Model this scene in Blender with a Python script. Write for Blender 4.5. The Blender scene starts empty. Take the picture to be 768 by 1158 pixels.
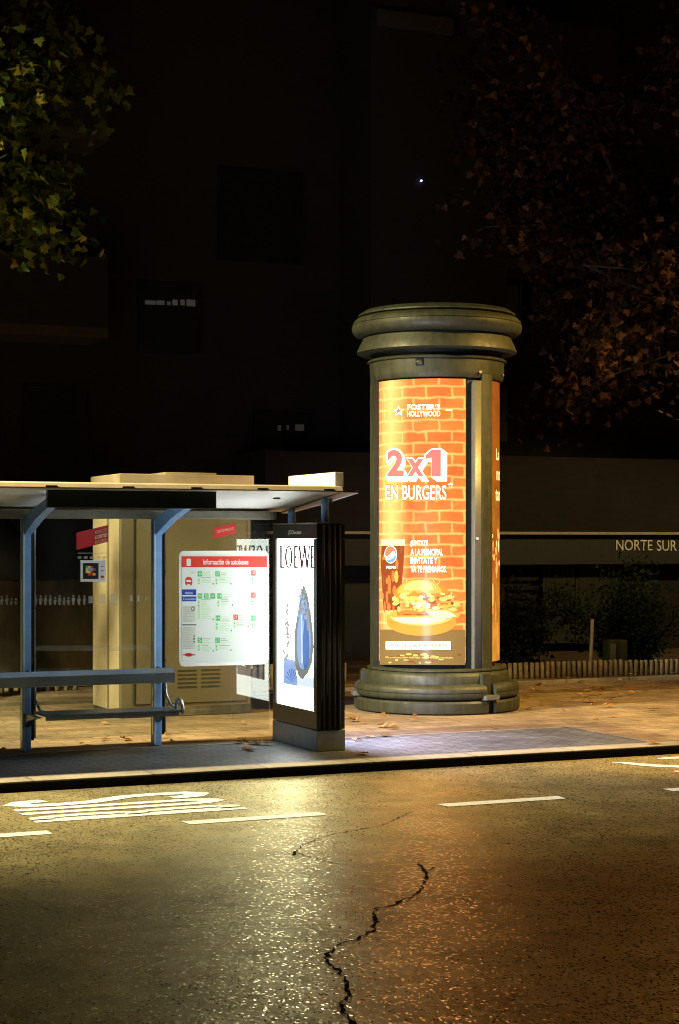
import bpy, bmesh, math, random
from mathutils import Vector, Matrix
random.seed(7)
S = bpy.context.scene
COL = S.collection
PI = math.pi
# ------------------------------------------------------------------ survey of the place
YAW = math.radians(24); FPX = 2000.0; CAMH = 1.9; HY = 613.0
sa, ca = math.sin(YAW), math.cos(YAW)
ROAD = -0.085

def ray(px, py):
    t = (px-384)/FPX
    return Vector((sa+t*ca, ca-t*sa, (HY-py)/FPX))
def G(px, py, z=0.0):
    r = ray(px, py); k = (z-CAMH)/r.z
    return Vector((r.x*k, r.y*k, z))
def onY(px, py, Y):
    r = ray(px, py); k = Y/r.y
    return Vector((r.x*k, Y, CAMH+r.z*k))
def onX(px, py, X):
    r = ray(px, py); k = X/r.x
    return Vector((X, r.y*k, CAMH+r.z*k))

# ------------------------------------------------------------------ materials
def nmat(name):
    m = bpy.data.materials.new(name); m.use_nodes = True
    nt = m.node_tree; b = nt.nodes['Principled BSDF']
    return m, nt, b
def N(nt, t, **kw):
    n = nt.nodes.new(t)
    for k, v in kw.items(): setattr(n, k, v)
    return n
def L(nt, a, b): nt.links.new(a, b)
def pos(nt, scale=(1,1,1), rot=(0,0,0)):
    g = N(nt, 'ShaderNodeNewGeometry'); mp = N(nt, 'ShaderNodeMapping')
    mp.inputs['Scale'].default_value = scale; mp.inputs['Rotation'].default_value = rot
    L(nt, g.outputs['Position'], mp.inputs['Vector']); return mp.outputs['Vector']
def noise(nt, vec, scale, detail=4, rough=.6):
    n = N(nt, 'ShaderNodeTexNoise'); n.inputs['Scale'].default_value = scale
    n.inputs['Detail'].default_value = detail; n.inputs['Roughness'].default_value = rough
    L(nt, vec, n.inputs['Vector']); return n.outputs['Fac']
def ramp(nt, fac, stops):
    r = N(nt, 'ShaderNodeValToRGB'); cr = r.color_ramp
    while len(cr.elements) < len(stops): cr.elements.new(.5)
    for e, (p, c) in zip(cr.elements, stops):
        e.position = p; e.color = (c[0], c[1], c[2], 1) if not isinstance(c, (int, float)) else (c, c, c, 1)
    L(nt, fac, r.inputs['Fac']); return r.outputs['Color']
def mixc(nt, fac, a, b, mode='MIX'):
    n = N(nt, 'ShaderNodeMix', data_type='RGBA', blend_type=mode)
    if isinstance(fac, (int, float)): n.inputs[0].default_value = fac
    else: L(nt, fac, n.inputs[0])
    for i, v in ((6, a), (7, b)):
        if isinstance(v, (tuple, list)): n.inputs[i].default_value = (v[0], v[1], v[2], 1)
        else: L(nt, v, n.inputs[i])
    return n.outputs[2]
def math_(nt, op, a, b=0.0):
    n = N(nt, 'ShaderNodeMath', operation=op)
    for i, v in ((0, a), (1, b)):
        if isinstance(v, (int, float)): n.inputs[i].default_value = v
        else: L(nt, v, n.inputs[i])
    return n.outputs[0]
def bump(nt, b, h, strength=.3, dist=.01):
    n = N(nt, 'ShaderNodeBump'); n.inputs['Strength'].default_value = strength; n.inputs['Distance'].default_value = dist
    L(nt, h, n.inputs['Height']); L(nt, n.outputs['Normal'], b.inputs['Normal'])

def plain(name, c, rough=.5, metal=0.0, var=.25, scale=6, bmp=.0, spec=.5):
    """painted / bare surface with a little blotchy wear in colour and gloss"""
    m, nt, b = nmat(name); v = pos(nt)
    f = noise(nt, v, scale, 6, .65)
    lo = tuple(x*(1-var) for x in c); hi = tuple(min(1, x*(1+var)) for x in c)
    L(nt, ramp(nt, f, [(.3, lo), (.7, hi)]), b.inputs['Base Color'])
    r = N(nt, 'ShaderNodeMapRange'); r.inputs['To Min'].default_value = max(.02, rough-.12); r.inputs['To Max'].default_value = min(1, rough+.12)
    L(nt, noise(nt, v, scale*3, 3), r.inputs['Value']); L(nt, r.outputs[0], b.inputs['Roughness'])
    b.inputs['Metallic'].default_value = metal; b.inputs['Specular IOR Level'].default_value = spec
    if bmp: bump(nt, b, noise(nt, v, scale*12, 3), bmp, .004)
    return m
def glow(name, c, strength, base=(.5,.5,.5), rough=.25):
    m, nt, b = nmat(name)
    b.inputs['Base Color'].default_value = (*[x*.5 for x in base], 1); b.inputs['Specular IOR Level'].default_value = .12; b.inputs['Roughness'].default_value = rough
    b.inputs['Emission Color'].default_value = (*c, 1); b.inputs['Emission Strength'].default_value = strength
    return m

M = {}
# asphalt with aggregate grains that catch the light
m, nt, b = nmat('asphalt'); v = pos(nt)
f1 = noise(nt, v, 1.3, 6, .7); f2 = noise(nt, v, 90, 2)
c1 = ramp(nt, f1, [(.3, (.011,.0105,.0085)), (.72, (.025,.023,.0175))])
c2 = ramp(nt, f2, [(.3, .45), (.7, 1.5)])
L(nt, mixc(nt, 1.0, c1, c2, 'MULTIPLY'), b.inputs['Base Color'])
vo = N(nt, 'ShaderNodeTexVoronoi'); vo.inputs['Scale'].default_value = 1; L(nt, pos(nt, (120,70,70)), vo.inputs['Vector'])
vs = N(nt, 'ShaderNodeVectorMath', operation='SUBTRACT'); L(nt, vo.outputs['Color'], vs.inputs[0]); vs.inputs[1].default_value = (.5,.5,.5)
vm = N(nt, 'ShaderNodeVectorMath', operation='MULTIPLY'); L(nt, vs.outputs[0], vm.inputs[0]); vm.inputs[1].default_value = (.24,.22,.0)
ge = N(nt, 'ShaderNodeNewGeometry')
va = N(nt, 'ShaderNodeVectorMath', operation='ADD'); L(nt, ge.outputs['Normal'], va.inputs[0]); L(nt, vm.outputs[0], va.inputs[1])
vn = N(nt, 'ShaderNodeVectorMath', operation='NORMALIZE'); L(nt, va.outputs[0], vn.inputs[0])
L(nt, vn.outputs[0], b.inputs['Normal'])
cs = N(nt, 'ShaderNodeSeparateColor'); L(nt, vo.outputs['Color'], cs.inputs[0])
rr = math_(nt, 'MULTIPLY', ramp(nt, noise(nt, v, 2.2, 5, .7), [(.3, .9), (.75, 1.15)]), ramp(nt, cs.outputs[2], [(.0, .16), (.1, .2), (.16, .42), (1, .46)]))
L(nt, rr, b.inputs['Roughness'])
stone = ramp(nt, cs.outputs[0], [(0, .35), (.6, .9), (.9, 1.5), (1, 3.2)])
L(nt, mixc(nt, 1.0, mixc(nt, 1.0, c1, c2, 'MULTIPLY'), stone, 'MULTIPLY'), b.inputs['Base Color'])
b.inputs['Specular IOR Level'].default_value = .0
gl = N(nt, 'ShaderNodeBsdfGlossy'); gl.inputs['Color'].default_value = (1,.88,.5,1); L(nt, rr, gl.inputs['Roughness']); L(nt, vn.outputs[0], gl.inputs['Normal'])
fr = N(nt, 'ShaderNodeFresnel'); fr.inputs['IOR'].default_value = 1.75
mx = N(nt, 'ShaderNodeMixShader'); L(nt, math_(nt, 'MULTIPLY', fr.outputs[0], ramp(nt, noise(nt, v, 3.1, 6, .7), [(.3, .42), (.7, .7)])), mx.inputs[0]); L(nt, b.outputs[0], mx.inputs[1]); L(nt, gl.outputs[0], mx.inputs[2])
L(nt, mx.outputs[0], nt.nodes['Material Output'].inputs['Surface'])
M['asphalt'] = m

def paving(name, c, mortar, bw, bh, dirt=(.5,.4), rough=.6, rot=0.0, dirtc=None, ms=.012):
    m, nt, b = nmat(name); v = pos(nt, (1,1,1), (0,0,rot))
    br = N(nt, 'ShaderNodeTexBrick'); L(nt, v, br.inputs['Vector'])
    br.inputs['Scale'].default_value = 1.0; br.inputs['Brick Width'].default_value = bw; br.inputs['Row Height'].default_value = bh
    br.inputs['Mortar Size'].default_value = ms; br.inputs['Mortar Smooth'].default_value = .3; br.inputs['Bias'].default_value = -.2
    br.inputs['Color1'].default_value = (*[x*.82 for x in c], 1); br.inputs['Color2'].default_value = (*[min(1, x*1.15) for x in c], 1)
    br.inputs['Mortar'].default_value = (*mortar, 1)
    d = ramp(nt, noise(nt, v, .9, 8, .7), [(.38, dirt[1]), (.62, 1.0)])
    g = ramp(nt, noise(nt, v, 38, 3), [(.25, .7), (.75, 1.2)])
    col = mixc(nt, 1.0, mixc(nt, 1.0, br.outputs['Color'], d, 'MULTIPLY'), g, 'MULTIPLY')
    if dirtc: col = mixc(nt, ramp(nt, noise(nt, pos(nt, (.5,1.6,1)), 1.1, 7, .7), [(.5, 0.0), (.66, .85)]), col, dirtc)
    L(nt, col, b.inputs['Base Color']); b.inputs['Roughness'].default_value = rough
    bump(nt, b, mixc(nt, .3, br.outputs['Fac'], noise(nt, v, 60, 3)), -.4, .006)
    return m
M['tan_paving'] = paving('tan_paving', (.29,.22,.145), (.15,.11,.07), .4, .2, dirtc=(.13,.08,.04))
M['dark_paving'] = paving('dark_paving', (.19,.21,.23), (.07,.08,.09), .2, .1, rough=.5)
M['kerb'] = paving('kerb_stone', (.27,.24,.19), (.1,.085,.065), 1.0, 40.0, rough=.7)
M['riser_shade'] = plain('kerb_riser_shade', (.022,.021,.02), .85, .0, .4, 8, .3, spec=.15)  # near-black tone puts the shade of the kerb face into the colour
m, nt, b = nmat('soil'); v = pos(nt)
L(nt, ramp(nt, noise(nt, v, 3.0, 8, .75), [(.3, (.03,.018,.009)), (.52, (.1,.06,.026)), (.75, (.2,.125,.05))]), b.inputs['Base Color'])
b.inputs['Roughness'].default_value = .95; bump(nt, b, noise(nt, v, 14, 6, .7), .9, .03); M['soil'] = m
m, nt, b = nmat('road_paint'); v = pos(nt)
L(nt, ramp(nt, noise(nt, v, 26, 5, .75), [(.34, (.1,.1,.095)), (.44, (.62,.64,.68))]), b.inputs['Base Color']); b.inputs['Roughness'].default_value = .55; M['paint'] = m
M['crack'] = plain('crack_tar', (.006,.006,.006), .95, spec=.05)
M['blue'] = plain('blue_paint', (.2,.4,.74), .38, .0, .15)
M['lightblue'] = plain('pale_blue_paint', (.5,.62,.75), .4, .0, .1)
M['grey_metal'] = plain('grey_metal', (.17,.21,.24), .35, .6, .15)
M['steel'] = plain('brushed_steel', (.45,.48,.5), .3, .9, .1)
M['black'] = plain('black_frame', (.014,.02,.02), .35, .0, .1)
M['boxside'] = plain('bronze_black_side', (.02,.018,.011), .38, .3, .3)
M['plinth'] = plain('grey_plinth', (.3,.38,.45), .45, .0, .2)
M['ceiling'] = plain('white_ceiling', (.86,.87,.84), .35, .0, .04, 2)
M['fascia'] = plain('fascia_cream', (.45,.38,.28), .4, .2, .15)
M['beam'] = plain('rear_beam', (.14,.135,.1), .5, .1, .2)
M['cream'] = plain('cream_panel', (.34,.29,.2), .6, .0, .12, 3, .15)
M['kioskside'] = plain('kiosk_side', (.11,.1,.068), .55, .0, .15, 4, .1)
m, nt, b = nmat('olive_metal'); v = pos(nt)
st = ramp(nt, noise(nt, pos(nt, (9,9,1.1)), 1.6, 7, .72), [(.34, (.016,.018,.01)), (.5, (.03,.034,.018)), (.72, (.042,.046,.027))])
sc = ramp(nt, noise(nt, v, 55, 3, .6), [(.68, 0.0), (.76, .5)])
L(nt, mixc(nt, sc, st, (.12,.12,.085)), b.inputs['Base Color'])
L(nt, ramp(nt, noise(nt, v, 7, 6, .7), [(.3, .4), (.7, .68)]), b.inputs['Roughness']); b.inputs['Metallic'].default_value = .1
bump(nt, b, noise(nt, v, 5, 4), .12, .01); M['olive'] = m
M['olive_trim'] = plain('olive_grey_trim', (.11,.115,.1), .45, .1, .15, 8)
M['wood'] = plain('weathered_paling', (.2,.16,.1), .85, .0, .45, 11, .3)
M['bark'] = plain('bark', (.018,.014,.011), .95, .0, .4, 9, .5, spec=.05)
M['white'] = plain('white_print', (.8,.8,.78), .4, .0, .03)
M['offwhite'] = plain('white_sign_plate', (.75,.72,.66), .5, .0, .05)
M['red'] = plain('red_film', (.5,.02,.02), .35, .0, .1)
M['frost'] = plain('frosted_film', (.6,.6,.48), .8, .0, .2)
m, nt, b = nmat('concrete'); v = pos(nt)
st = ramp(nt, noise(nt, pos(nt, (1.2,1,.35)), 2.2, 8, .7), [(.35, (.025,.023,.016)), (.65, (.13,.12,.085))])
L(nt, st, b.inputs['Base Color']); b.inputs['Roughness'].default_value = .9; bump(nt, b, noise(nt, v, 20, 5), .4, .01); M['concrete'] = m
def brickwall(name, c, mort):
    m, nt, b = nmat(name); g = N(nt, 'ShaderNodeNewGeometry'); sx = N(nt, 'ShaderNodeSeparateXYZ'); L(nt, g.outputs['Position'], sx.inputs[0])
    cb = N(nt, 'ShaderNodeCombineXYZ'); L(nt, math_(nt, 'ADD', sx.outputs[0], sx.outputs[1]), cb.inputs[0]); L(nt, sx.outputs[2], cb.inputs[1])
    br = N(nt, 'ShaderNodeTexBrick'); L(nt, cb.outputs[0], br.inputs['Vector']); br.inputs['Scale'].default_value = 1
    br.inputs['Brick Width'].default_value = .26; br.inputs['Row Height'].default_value = .08; br.inputs['Mortar Size'].default_value = .008
    br.inputs['Color1'].default_value = (*[x*.7 for x in c], 1); br.inputs['Color2'].default_value = (*[x*1.2 for x in c], 1); br.inputs['Mortar'].default_value = (*mort, 1)
    L(nt, mixc(nt, 1.0, br.outputs['Color'], ramp(nt, noise(nt, cb.outputs[0], 1.5, 6), [(.3, .6), (.7, 1.1)]), 'MULTIPLY'), b.inputs['Base Color'])
    b.inputs['Roughness'].default_value = .9; bump(nt, b, br.outputs['Fac'], -.5, .006); return m
M['brick'] = brickwall('dark_brick', (.013,.008,.006), (.01,.008,.006))
M['pale_slab'] = plain('pale_slab', (.035,.03,.022), .8)
M['darkglass'] = plain('dark_window', (.012,.014,.012), .35, .0, .3, spec=.15)
M['darkpaint'] = plain('dark_paint', (.014,.015,.011), .6)
M['letters'] = plain('sign_letters', (.85,.8,.68), .45)
M['trunk_pole'] = plain('wooden_stake', (.3,.26,.18), .8)
def leafmat(name, stops):
    m, nt, b = nmat(name); oi = N(nt, 'ShaderNodeNewGeometry')
    col = ramp(nt, oi.outputs['Random Per Island'], stops)
    L(nt, col, b.inputs['Base Color']); b.inputs['Roughness'].default_value = .75; b.inputs['Specular IOR Level'].default_value = .06
    tr = N(nt, 'ShaderNodeBsdfTranslucent'); L(nt, col, tr.inputs['Color'])
    mx = N(nt, 'ShaderNodeMixShader'); mx.inputs[0].default_value = .3
    L(nt, b.outputs[0], mx.inputs[1]); L(nt, tr.outputs[0], mx.inputs[2]); L(nt, mx.outputs[0], nt.nodes['Material Output'].inputs['Surface'])
    return m
M['leaf_green'] = leafmat('plane_leaf_green', [(0, (.008,.018,.004)), (.45, (.035,.055,.009)), (.8, (.095,.105,.016)), (1, (.17,.13,.02))])
M['leaf_brown'] = leafmat('plane_leaf_autumn', [(0, (.004,.003,.0015)), (.45, (.014,.006,.0025)), (.8, (.03,.012,.004)), (1, (.08,.036,.01))])
M['leaf_dark'] = leafmat('shrub_leaf', [(0, (.006,.012,.005)), (1, (.028,.036,.016))])
M['leaf_fallen'] = leafmat('fallen_leaf', [(0, (.12,.05,.02)), (.5, (.3,.15,.05)), (1, (.5,.32,.14))])
m, nt, b = nmat('frosted_print'); b.inputs['Base Color'].default_value = (.6,.6,.48,1); b.inputs['Roughness'].default_value = .8
tr = N(nt, 'ShaderNodeBsdfTransparent'); mx = N(nt, 'ShaderNodeMixShader'); mx.inputs[0].default_value = .42
L(nt, tr.outputs[0], mx.inputs[1]); L(nt, b.outputs[0], mx.inputs[2]); L(nt, mx.outputs[0], nt.nodes['Material Output'].inputs['Surface']); M['frost'] = m
m2_ = m.copy(); m2_.name = 'frosted_band'
for q in m2_.node_tree.nodes:
    if q.type == 'MIX_SHADER': q.inputs[0].default_value = .16
M['frostband'] = m2_
# glass sheet: clear with true mirror reflection by Fresnel and a film of dust
m, nt, b = nmat('shelter_glass'); nt.nodes.remove(b)
tr = N(nt, 'ShaderNodeBsdfTransparent'); tr.inputs['Color'].default_value = (.93,.96,.93,1)
gl = N(nt, 'ShaderNodeBsdfGlossy'); gl.inputs['Roughness'].default_value = .012; gl.inputs['Color'].default_value = (.95,1,.97,1)
df = N(nt, 'ShaderNodeBsdfDiffuse'); df.inputs['Color'].default_value = (.45,.45,.4,1)
fr = N(nt, 'ShaderNodeFresnel'); fr.inputs['IOR'].default_value = 1.5
m1 = N(nt, 'ShaderNodeMixShader'); L(nt, ramp(nt, noise(nt, pos(nt, (2,1,.5)), 1.5, 6), [(.35, .008), (.75, .034)]), m1.inputs[0])
L(nt, tr.outputs[0], m1.inputs[1]); L(nt, df.outputs[0], m1.inputs[2])
m2 = N(nt, 'ShaderNodeMixShader'); L(nt, fr.outputs[0], m2.inputs[0]); L(nt, m1.outputs[0], m2.inputs[1]); L(nt, gl.outputs[0], m2.inputs[2])
L(nt, m2.outputs[0], nt.nodes['Material Output'].inputs['Surface']); M['glass'] = m

# ------------------------------------------------------------------ mesh helpers
class MB:
    def __init__(s): s.bm = bmesh.new(); s.mats = []
    def mi(s, m):
        if m not in s.mats: s.mats.append(m)
        return s.mats.index(m)
    def face(s, pts, m, smooth=False):
        try: f = s.bm.faces.new([s.bm.verts.new(p) for p in pts])
        except ValueError: return None
        f.material_index = s.mi(m); f.smooth = smooth; return f
    def box(s, a, b, m, bev=0.0):
        x0, y0, z0 = a; x1, y1, z1 = b
        v = [s.bm.verts.new(p) for p in ((x0,y0,z0),(x1,y0,z0),(x1,y1,z0),(x0,y1,z0),(x0,y0,z1),(x1,y0,z1),(x1,y1,z1),(x0,y1,z1))]
        k = s.mi(m); fs = []
        for q in ((0,3,2,1),(4,5,6,7),(0,1,5,4),(1,2,6,5),(2,3,7,6),(3,0,4,7)):
            f = s.bm.faces.new([v[i] for i in q]); f.material_index = k; fs.append(f)
        if bev > 0:
            es = list({e for f in fs for e in f.edges})
            r = bmesh.ops.bevel(s.bm, geom=es, offset=bev, segments=2, affect='EDGES', profile=.6)
            for f in r['faces']: f.material_index = k
        return s
    def prism(s, poly, ext, m, bev=0.0):
        """poly: list of 3-D points, extruded by the vector ext"""
        k = s.mi(m); e = Vector(ext)
        a = [s.bm.verts.new(p) for p in poly]; c = [s.bm.verts.new(Vector(p)+e) for p in poly]
        fs = [s.bm.faces.new(a), s.bm.faces.new(c[::-1])]
        n = len(a)
        for i in range(n): fs.append(s.bm.faces.new((a[i], c[i], c[(i+1)%n], a[(i+1)%n])))
        for f in fs: f.material_index = k
        if bev:
            r = bmesh.ops.bevel(s.bm, geom=list({e for f in fs for e in f.edges}), offset=bev, segments=2, affect='EDGES')
            for f in r['faces']: f.material_index = k
        return s
    def tube(s, pts, rads, m, n=8):
        k = s.mi(m); rings = []
        pts = [Vector(p) for p in pts]
        for i, p in enumerate(pts):
            d = (pts[min(i+1, len(pts)-1)]-pts[max(i-1, 0)]).normalized()
            u = d.cross(Vector((.31,.2,.93))).normalized(); w = d.cross(u)
            r = rads[i] if isinstance(rads, (list, tuple)) else rads
            rings.append([s.bm.verts.new(p+u*math.cos(2*PI*j/n)*r+w*math.sin(2*PI*j/n)*r) for j in range(n)])
        for a, c in zip(rings, rings[1:]):
            for j in range(n):
                f = s.bm.faces.new((a[j], a[(j+1)%n], c[(j+1)%n], c[j])); f.material_index = k; f.smooth = True
        for rg in (rings[0][::-1], rings[-1]):
            f = s.bm.faces.new(rg); f.material_index = k
        return s
    def lathe(s, prof, m, pt, a0, a1, n, closed=False, caps=True, smooth=True):
        """prof: (radius, z) list turned from angle a0 to a1; pt(r, ang, z) -> point"""
        k = s.mi(m); cols = []
        full = closed
        for i in range(n if full else n+1):
            a = a0+(a1-a0)*i/n
            cols.append([s.bm.verts.new(pt(r, a, z)) for r, z in prof])
        q = len(cols)
        for i in range(q if full else q-1):
            A, B = cols[i], cols[(i+1)%q]
            for j in range(len(prof)-1):
                f = s.bm.faces.new((A[j], B[j], B[j+1], A[j+1])); f.material_index = k; f.smooth = smooth
        if not full and caps:
            for cc in (cols[0], cols[-1]):
                try: f = s.bm.faces.new(cc); f.material_index = k
                except ValueError: pass
        return s
    def build(s, name, parent=None, flip=True):
        bmesh.ops.remove_doubles(s.bm, verts=s.bm.verts, dist=1e-5) if False else None
        if flip: bmesh.ops.recalc_face_normals(s.bm, faces=s.bm.faces)
        me = bpy.data.meshes.new(name); s.bm.to_mesh(me); s.bm.free()
        for m in s.mats: me.materials.append(m)
        o = bpy.data.objects.new(name, me); COL.objects.link(o)
        if parent is not None:
            o.parent = parent
            o.matrix_parent_inverse = Matrix.Translation(-parent.location) if parent.type == 'EMPTY' else Matrix.Identity(4)
        return o
def thing(name, label, cat, loc=(0,0,0), group=None):
    o = bpy.data.objects.new(name, None); COL.objects.link(o); o.location = loc; o.empty_display_size = .2
    o['label'] = label; o['category'] = cat
    if group: o['group'] = group
    return o
def tag(o, label, cat, group=None):
    o['label'] = label; o['category'] = cat
    if group: o['group'] = group
    return o
def structure(o): o['kind'] = 'structure'; return o
def shade_sharp(o, ang=.6):
    try: o.data.set_sharp_from_angle(angle=ang)
    except Exception: pass
    return o

def text2d(s, bold=0.0):
    cu = bpy.data.curves.new('glyphs', 'FONT'); cu.body = s; cu.resolution_u = 3; cu.fill_mode = 'FRONT'; cu.offset = bold
    o = bpy.data.objects.new('glyphs', cu); COL.objects.link(o)
    me = bpy.data.meshes.new_from_object(o)
    V = [(v.co.x, v.co.y) for v in me.vertices]; F = [tuple(p.vertices) for p in me.polygons]
    bpy.data.objects.remove(o); bpy.data.curves.remove(cu); bpy.data.meshes.remove(me)
    return V, F
class Art:
    """flat print, drawn in measured picture coordinates and laid on a real surface by fn(px, py, lift)"""
    def __init__(s, fn, cut=None): s.items = []; s.fn = fn; s.cut = cut; s.layer = 0
    def poly(s, pts, m, layer): s.items.append((pts, [tuple(range(len(pts)))], m, layer))
    def rect(s, x0, y0, x1, y1, m, layer): s.poly([(x0,y0),(x1,y0),(x1,y1),(x0,y1)], m, layer)
    def ell(s, cx, cy, rx, ry, m, layer, n=20, a0=0, a1=2*PI, wob=0):
        full = abs(a1-a0) > 6.28
        k = n if full else n+1
        s.poly([(cx+rx*math.cos(a0+(a1-a0)*i/n)*(1+wob*random.uniform(-1,1)), cy+ry*math.sin(a0+(a1-a0)*i/n)*(1+wob*random.uniform(-1,1))) for i in range(k)], m, layer)
    def text(s, t, x0, x1, yt, yb, m, layer, bold=0.0, skew=0.0):
        V, F = text2d(t, bold)
        ax = min(v[0] for v in V); bx = max(v[0] for v in V); ay = min(v[1] for v in V); by = max(v[1] for v in V)
        P = [(x0+(x-ax)/(bx-ax)*(x1-x0), yb+(y-ay)/(by-ay)*(yt-yb)) for x, y in V]
        P = [(x, y+skew*(x-x0)) for x, y in P]
        s.items.append((P, F, m, layer))
    def into(s, mb, step=.0015):
        for P, F, m, layer in s.items:
            bm = bmesh.new(); vs = [bm.verts.new((x, y, 0)) for x, y in P]
            for f in F:
                try: bm.faces.new([vs[i] for i in f])
                except ValueError: pass
            if s.cut:
                x = math.floor(min(p[0] for p in P)/s.cut)*s.cut; xe = max(p[0] for p in P)
                while x < xe:
                    bmesh.ops.bisect_plane(bm, geom=bm.verts[:]+bm.edges[:]+bm.faces[:], plane_co=(x,0,0), plane_no=(1,0,0)); x += s.cut
            bmesh.ops.triangulate(bm, faces=bm.faces[:])
            k = mb.mi(m); mp = {v: mb.bm.verts.new(s.fn(v.co.x, v.co.y, layer*step)) for v in bm.verts}
            for f in bm.faces:
                g = mb.bm.faces.new([mp[v] for v in f.verts]); g.material_index = k
            bm.free()

# ------------------------------------------------------------------ ground
KY = 13.85
mb = MB(); mb.face([(-120,-60,ROAD),(160,-60,ROAD),(160,KY+.3,ROAD),(-120,KY+.3,ROAD)], M['asphalt']); structure(mb.build('road'))
mb = MB(); mb.box((-60,KY,-.016),(90,KY+.28,0), M['kerb'], .006); mb.box((-60,KY+.004,-.35),(90,KY+.2,-.0165), M['riser_shade']); structure(mb.build('kerb'))  # lower box: kerb face with its shade painted in
mb = MB(); mb.face([(-120,KY+.27,-.006),(160,KY+.27,-.006),(160,140,-.006),(-120,140,-.006)], M['tan_paving']); structure(mb.build('pavement'))
mb = MB(); mb.face([(-30,KY+.285,-.001),(9.5,KY+.285,-.001),(9.5,15.6,-.001),(-30,15.6,-.001)], M['dark_paving']); structure(mb.build('bus_stop_paving'))
mb = MB()
mb.box((-30,15.603,-.05),(9.603,15.7,.002), M['kerb']); mb.box((9.503,KY+.285,-.05),(9.603,15.6,.002), M['kerb']); structure(mb.build('paving_border'))
mb = MB()
A = [(8.2,20.0),(9.5,19.6),(11.5,19.35),(14,19.2),(40,19.0),(40,40),(8.2,40)]
mb.face([(x,y,-.002) for x, y in A], M['soil'])
structure(mb.build('soil_bed'))
mb = MB(); mb.box((8.0,20.55,-.05),(40,20.63,.045), M['kerb'], .01); structure(mb.build('bed_edging'))
mb = MB(); mb.prism([(-30,20.6,-.05),(7.0,20.3,-.05),(7.0,20.38,-.05),(-30,20.68,-.05)], (0,0,.08), M['concrete']); structure(mb.build('path_edging'))
# lane markings
def mark(px_pts, mb, z=ROAD+.004):
    mb.face([G(x, y, z) for x, y in px_pts], M['paint'])
mb = MB()
for i in range(-4, 9):
    x0 = 4.09 + 2.03*i
    y0 = 11.84
    pts = [(x0,y0-.075),(x0+1.04,y0-.075),(x0+1.05,y0+.075),(x0-.01,y0+.075)]
    mb.face([(x+random.uniform(-.01,.01),y,ROAD+.004) for x,y in pts], M['paint'])
structure(mb.build('lane_dashes'))
# the letters B U S painted along the lane (read by traffic going left)
def ribbon(mb, pts, w, m, z, closed=False):
    V = [Vector((p[0], p[1], 0)) for p in pts]; n = len(V); Lf, Rt = [], []
    for i, p in enumerate(V):
        d = (V[min(i+1,n-1)]-V[max(i-1,0)]).normalized(); q = Vector((-d.y,d.x,0))
        ww = w[i] if isinstance(w, (list,tuple)) else w
        Lf.append(p+q*ww/2); Rt.append(p-q*ww/2)
    for i in range(n-1):
        mb.face([(Lf[i].x,Lf[i].y,z),(Lf[i+1].x,Lf[i+1].y,z),(Rt[i+1].x,Rt[i+1].y,z),(Rt[i].x,Rt[i].y,z)], m)
def letters_bus(mb, X0, X1, Y0, Y1, z):
    """X0 top of letters, X1 foot; Y0 near side (left of B), Y1 kerb side"""
    H = X1-X0; W = (Y1-Y0)
    lw = W/3.6; gap = lw*.3
    def P(u, v, k): return (X1-v*H, Y0+k*(lw+gap)+u*lw)   # u across 0..1, v up 0..1
    t = lw*.2; tx = .16
    # B : stem, bars, bowls
    def bar(u0,u1,v0,v1,k): mb.face([(*P(u0,v0,k),z),(*P(u1,v0,k),z),(*P(u1,v1,k),z),(*P(u0,v1,k),z)], M['paint'])
    bar(0,.48,0,1,0); bar(.3,.72,0,.11,0); bar(.3,.72,.45,.56,0); bar(.3,.72,.89,1,0)
    for v0, v1 in ((0,.505),(.505,1)):
        cv=(v0+v1)/2; rv=(v1-v0)/2
        for i in range(12):
            a=-PI/2+PI*i/12; b_=-PI/2+PI*(i+1)/12
            o=lambda a:(.72+.28*math.cos(a), cv+rv*math.sin(a)); q=lambda a:(.62+.06*math.cos(a), cv+(rv-.13)*math.sin(a))
            mb.face([(*P(*o(a),0),z),(*P(*o(b_),0),z),(*P(*q(b_),0),z),(*P(*q(a),0),z)], M['paint'])
    bar(0,.34,.22,1,1); bar(.66,1,.22,1,1)
    for i in range(14):
        a=PI+PI*i/14; b_=PI+PI*(i+1)/14
        o=lambda a:(.5+.5*math.cos(a), .22+.22*math.sin(a)); q=lambda a:(.5+.16*math.cos(a), .22+.1*math.sin(a))
        mb.face([(*P(*o(a),1),z),(*P(*o(b_),1),z),(*P(*q(b_),1),z),(*P(*q(a),1),z)], M['paint'])
    sp=[(.08,.2),(.2,.08),(.5,.05),(.8,.1),(.88,.25),(.78,.4),(.5,.5),(.22,.6),(.12,.75),(.2,.9),(.5,.95),(.8,.92),(.92,.8)]
    for i in range(len(sp)-1):
        (u0,v0),(u1,v1)=sp[i],sp[i+1]
        def off(u,v,i):
            a=sp[max(i-1,0)]; b_=sp[min(i+1,len(sp)-1)]; d=Vector(((b_[0]-a[0])*lw,(b_[1]-a[1])*H)); d.normalize()
            n=Vector((-d.y,d.x)); wu=.22; 
            return (u+n.x*wu, v+n.y*.07),(u-n.x*wu, v-n.y*.07)
        A,B=off(u0,v0,i); C_,D=off(u1,v1,i+1)
        mb.face([(*P(*A,2),z),(*P(*C_,2),z),(*P(*D,2),z),(*P(*B,2),z)], M['paint'])
mb = MB(); letters_bus(mb, 3.12, 4.72, 12.28, 13.32, ROAD+.004); structure(mb.build('bus_lettering'))
mb = MB(); letters_bus(mb, 8.9, 10.5, 11.9, 13.1, ROAD+.004) if False else None
a1 = [G(*p, ROAD) for p in ((692,862.5),(705,863),(725,865),(745,866.5),(790,868))]
ribbon(mb, [(p.x,p.y) for p in a1], [.02,.09,.14,.15,.16], M['paint'], ROAD+.004)
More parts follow.
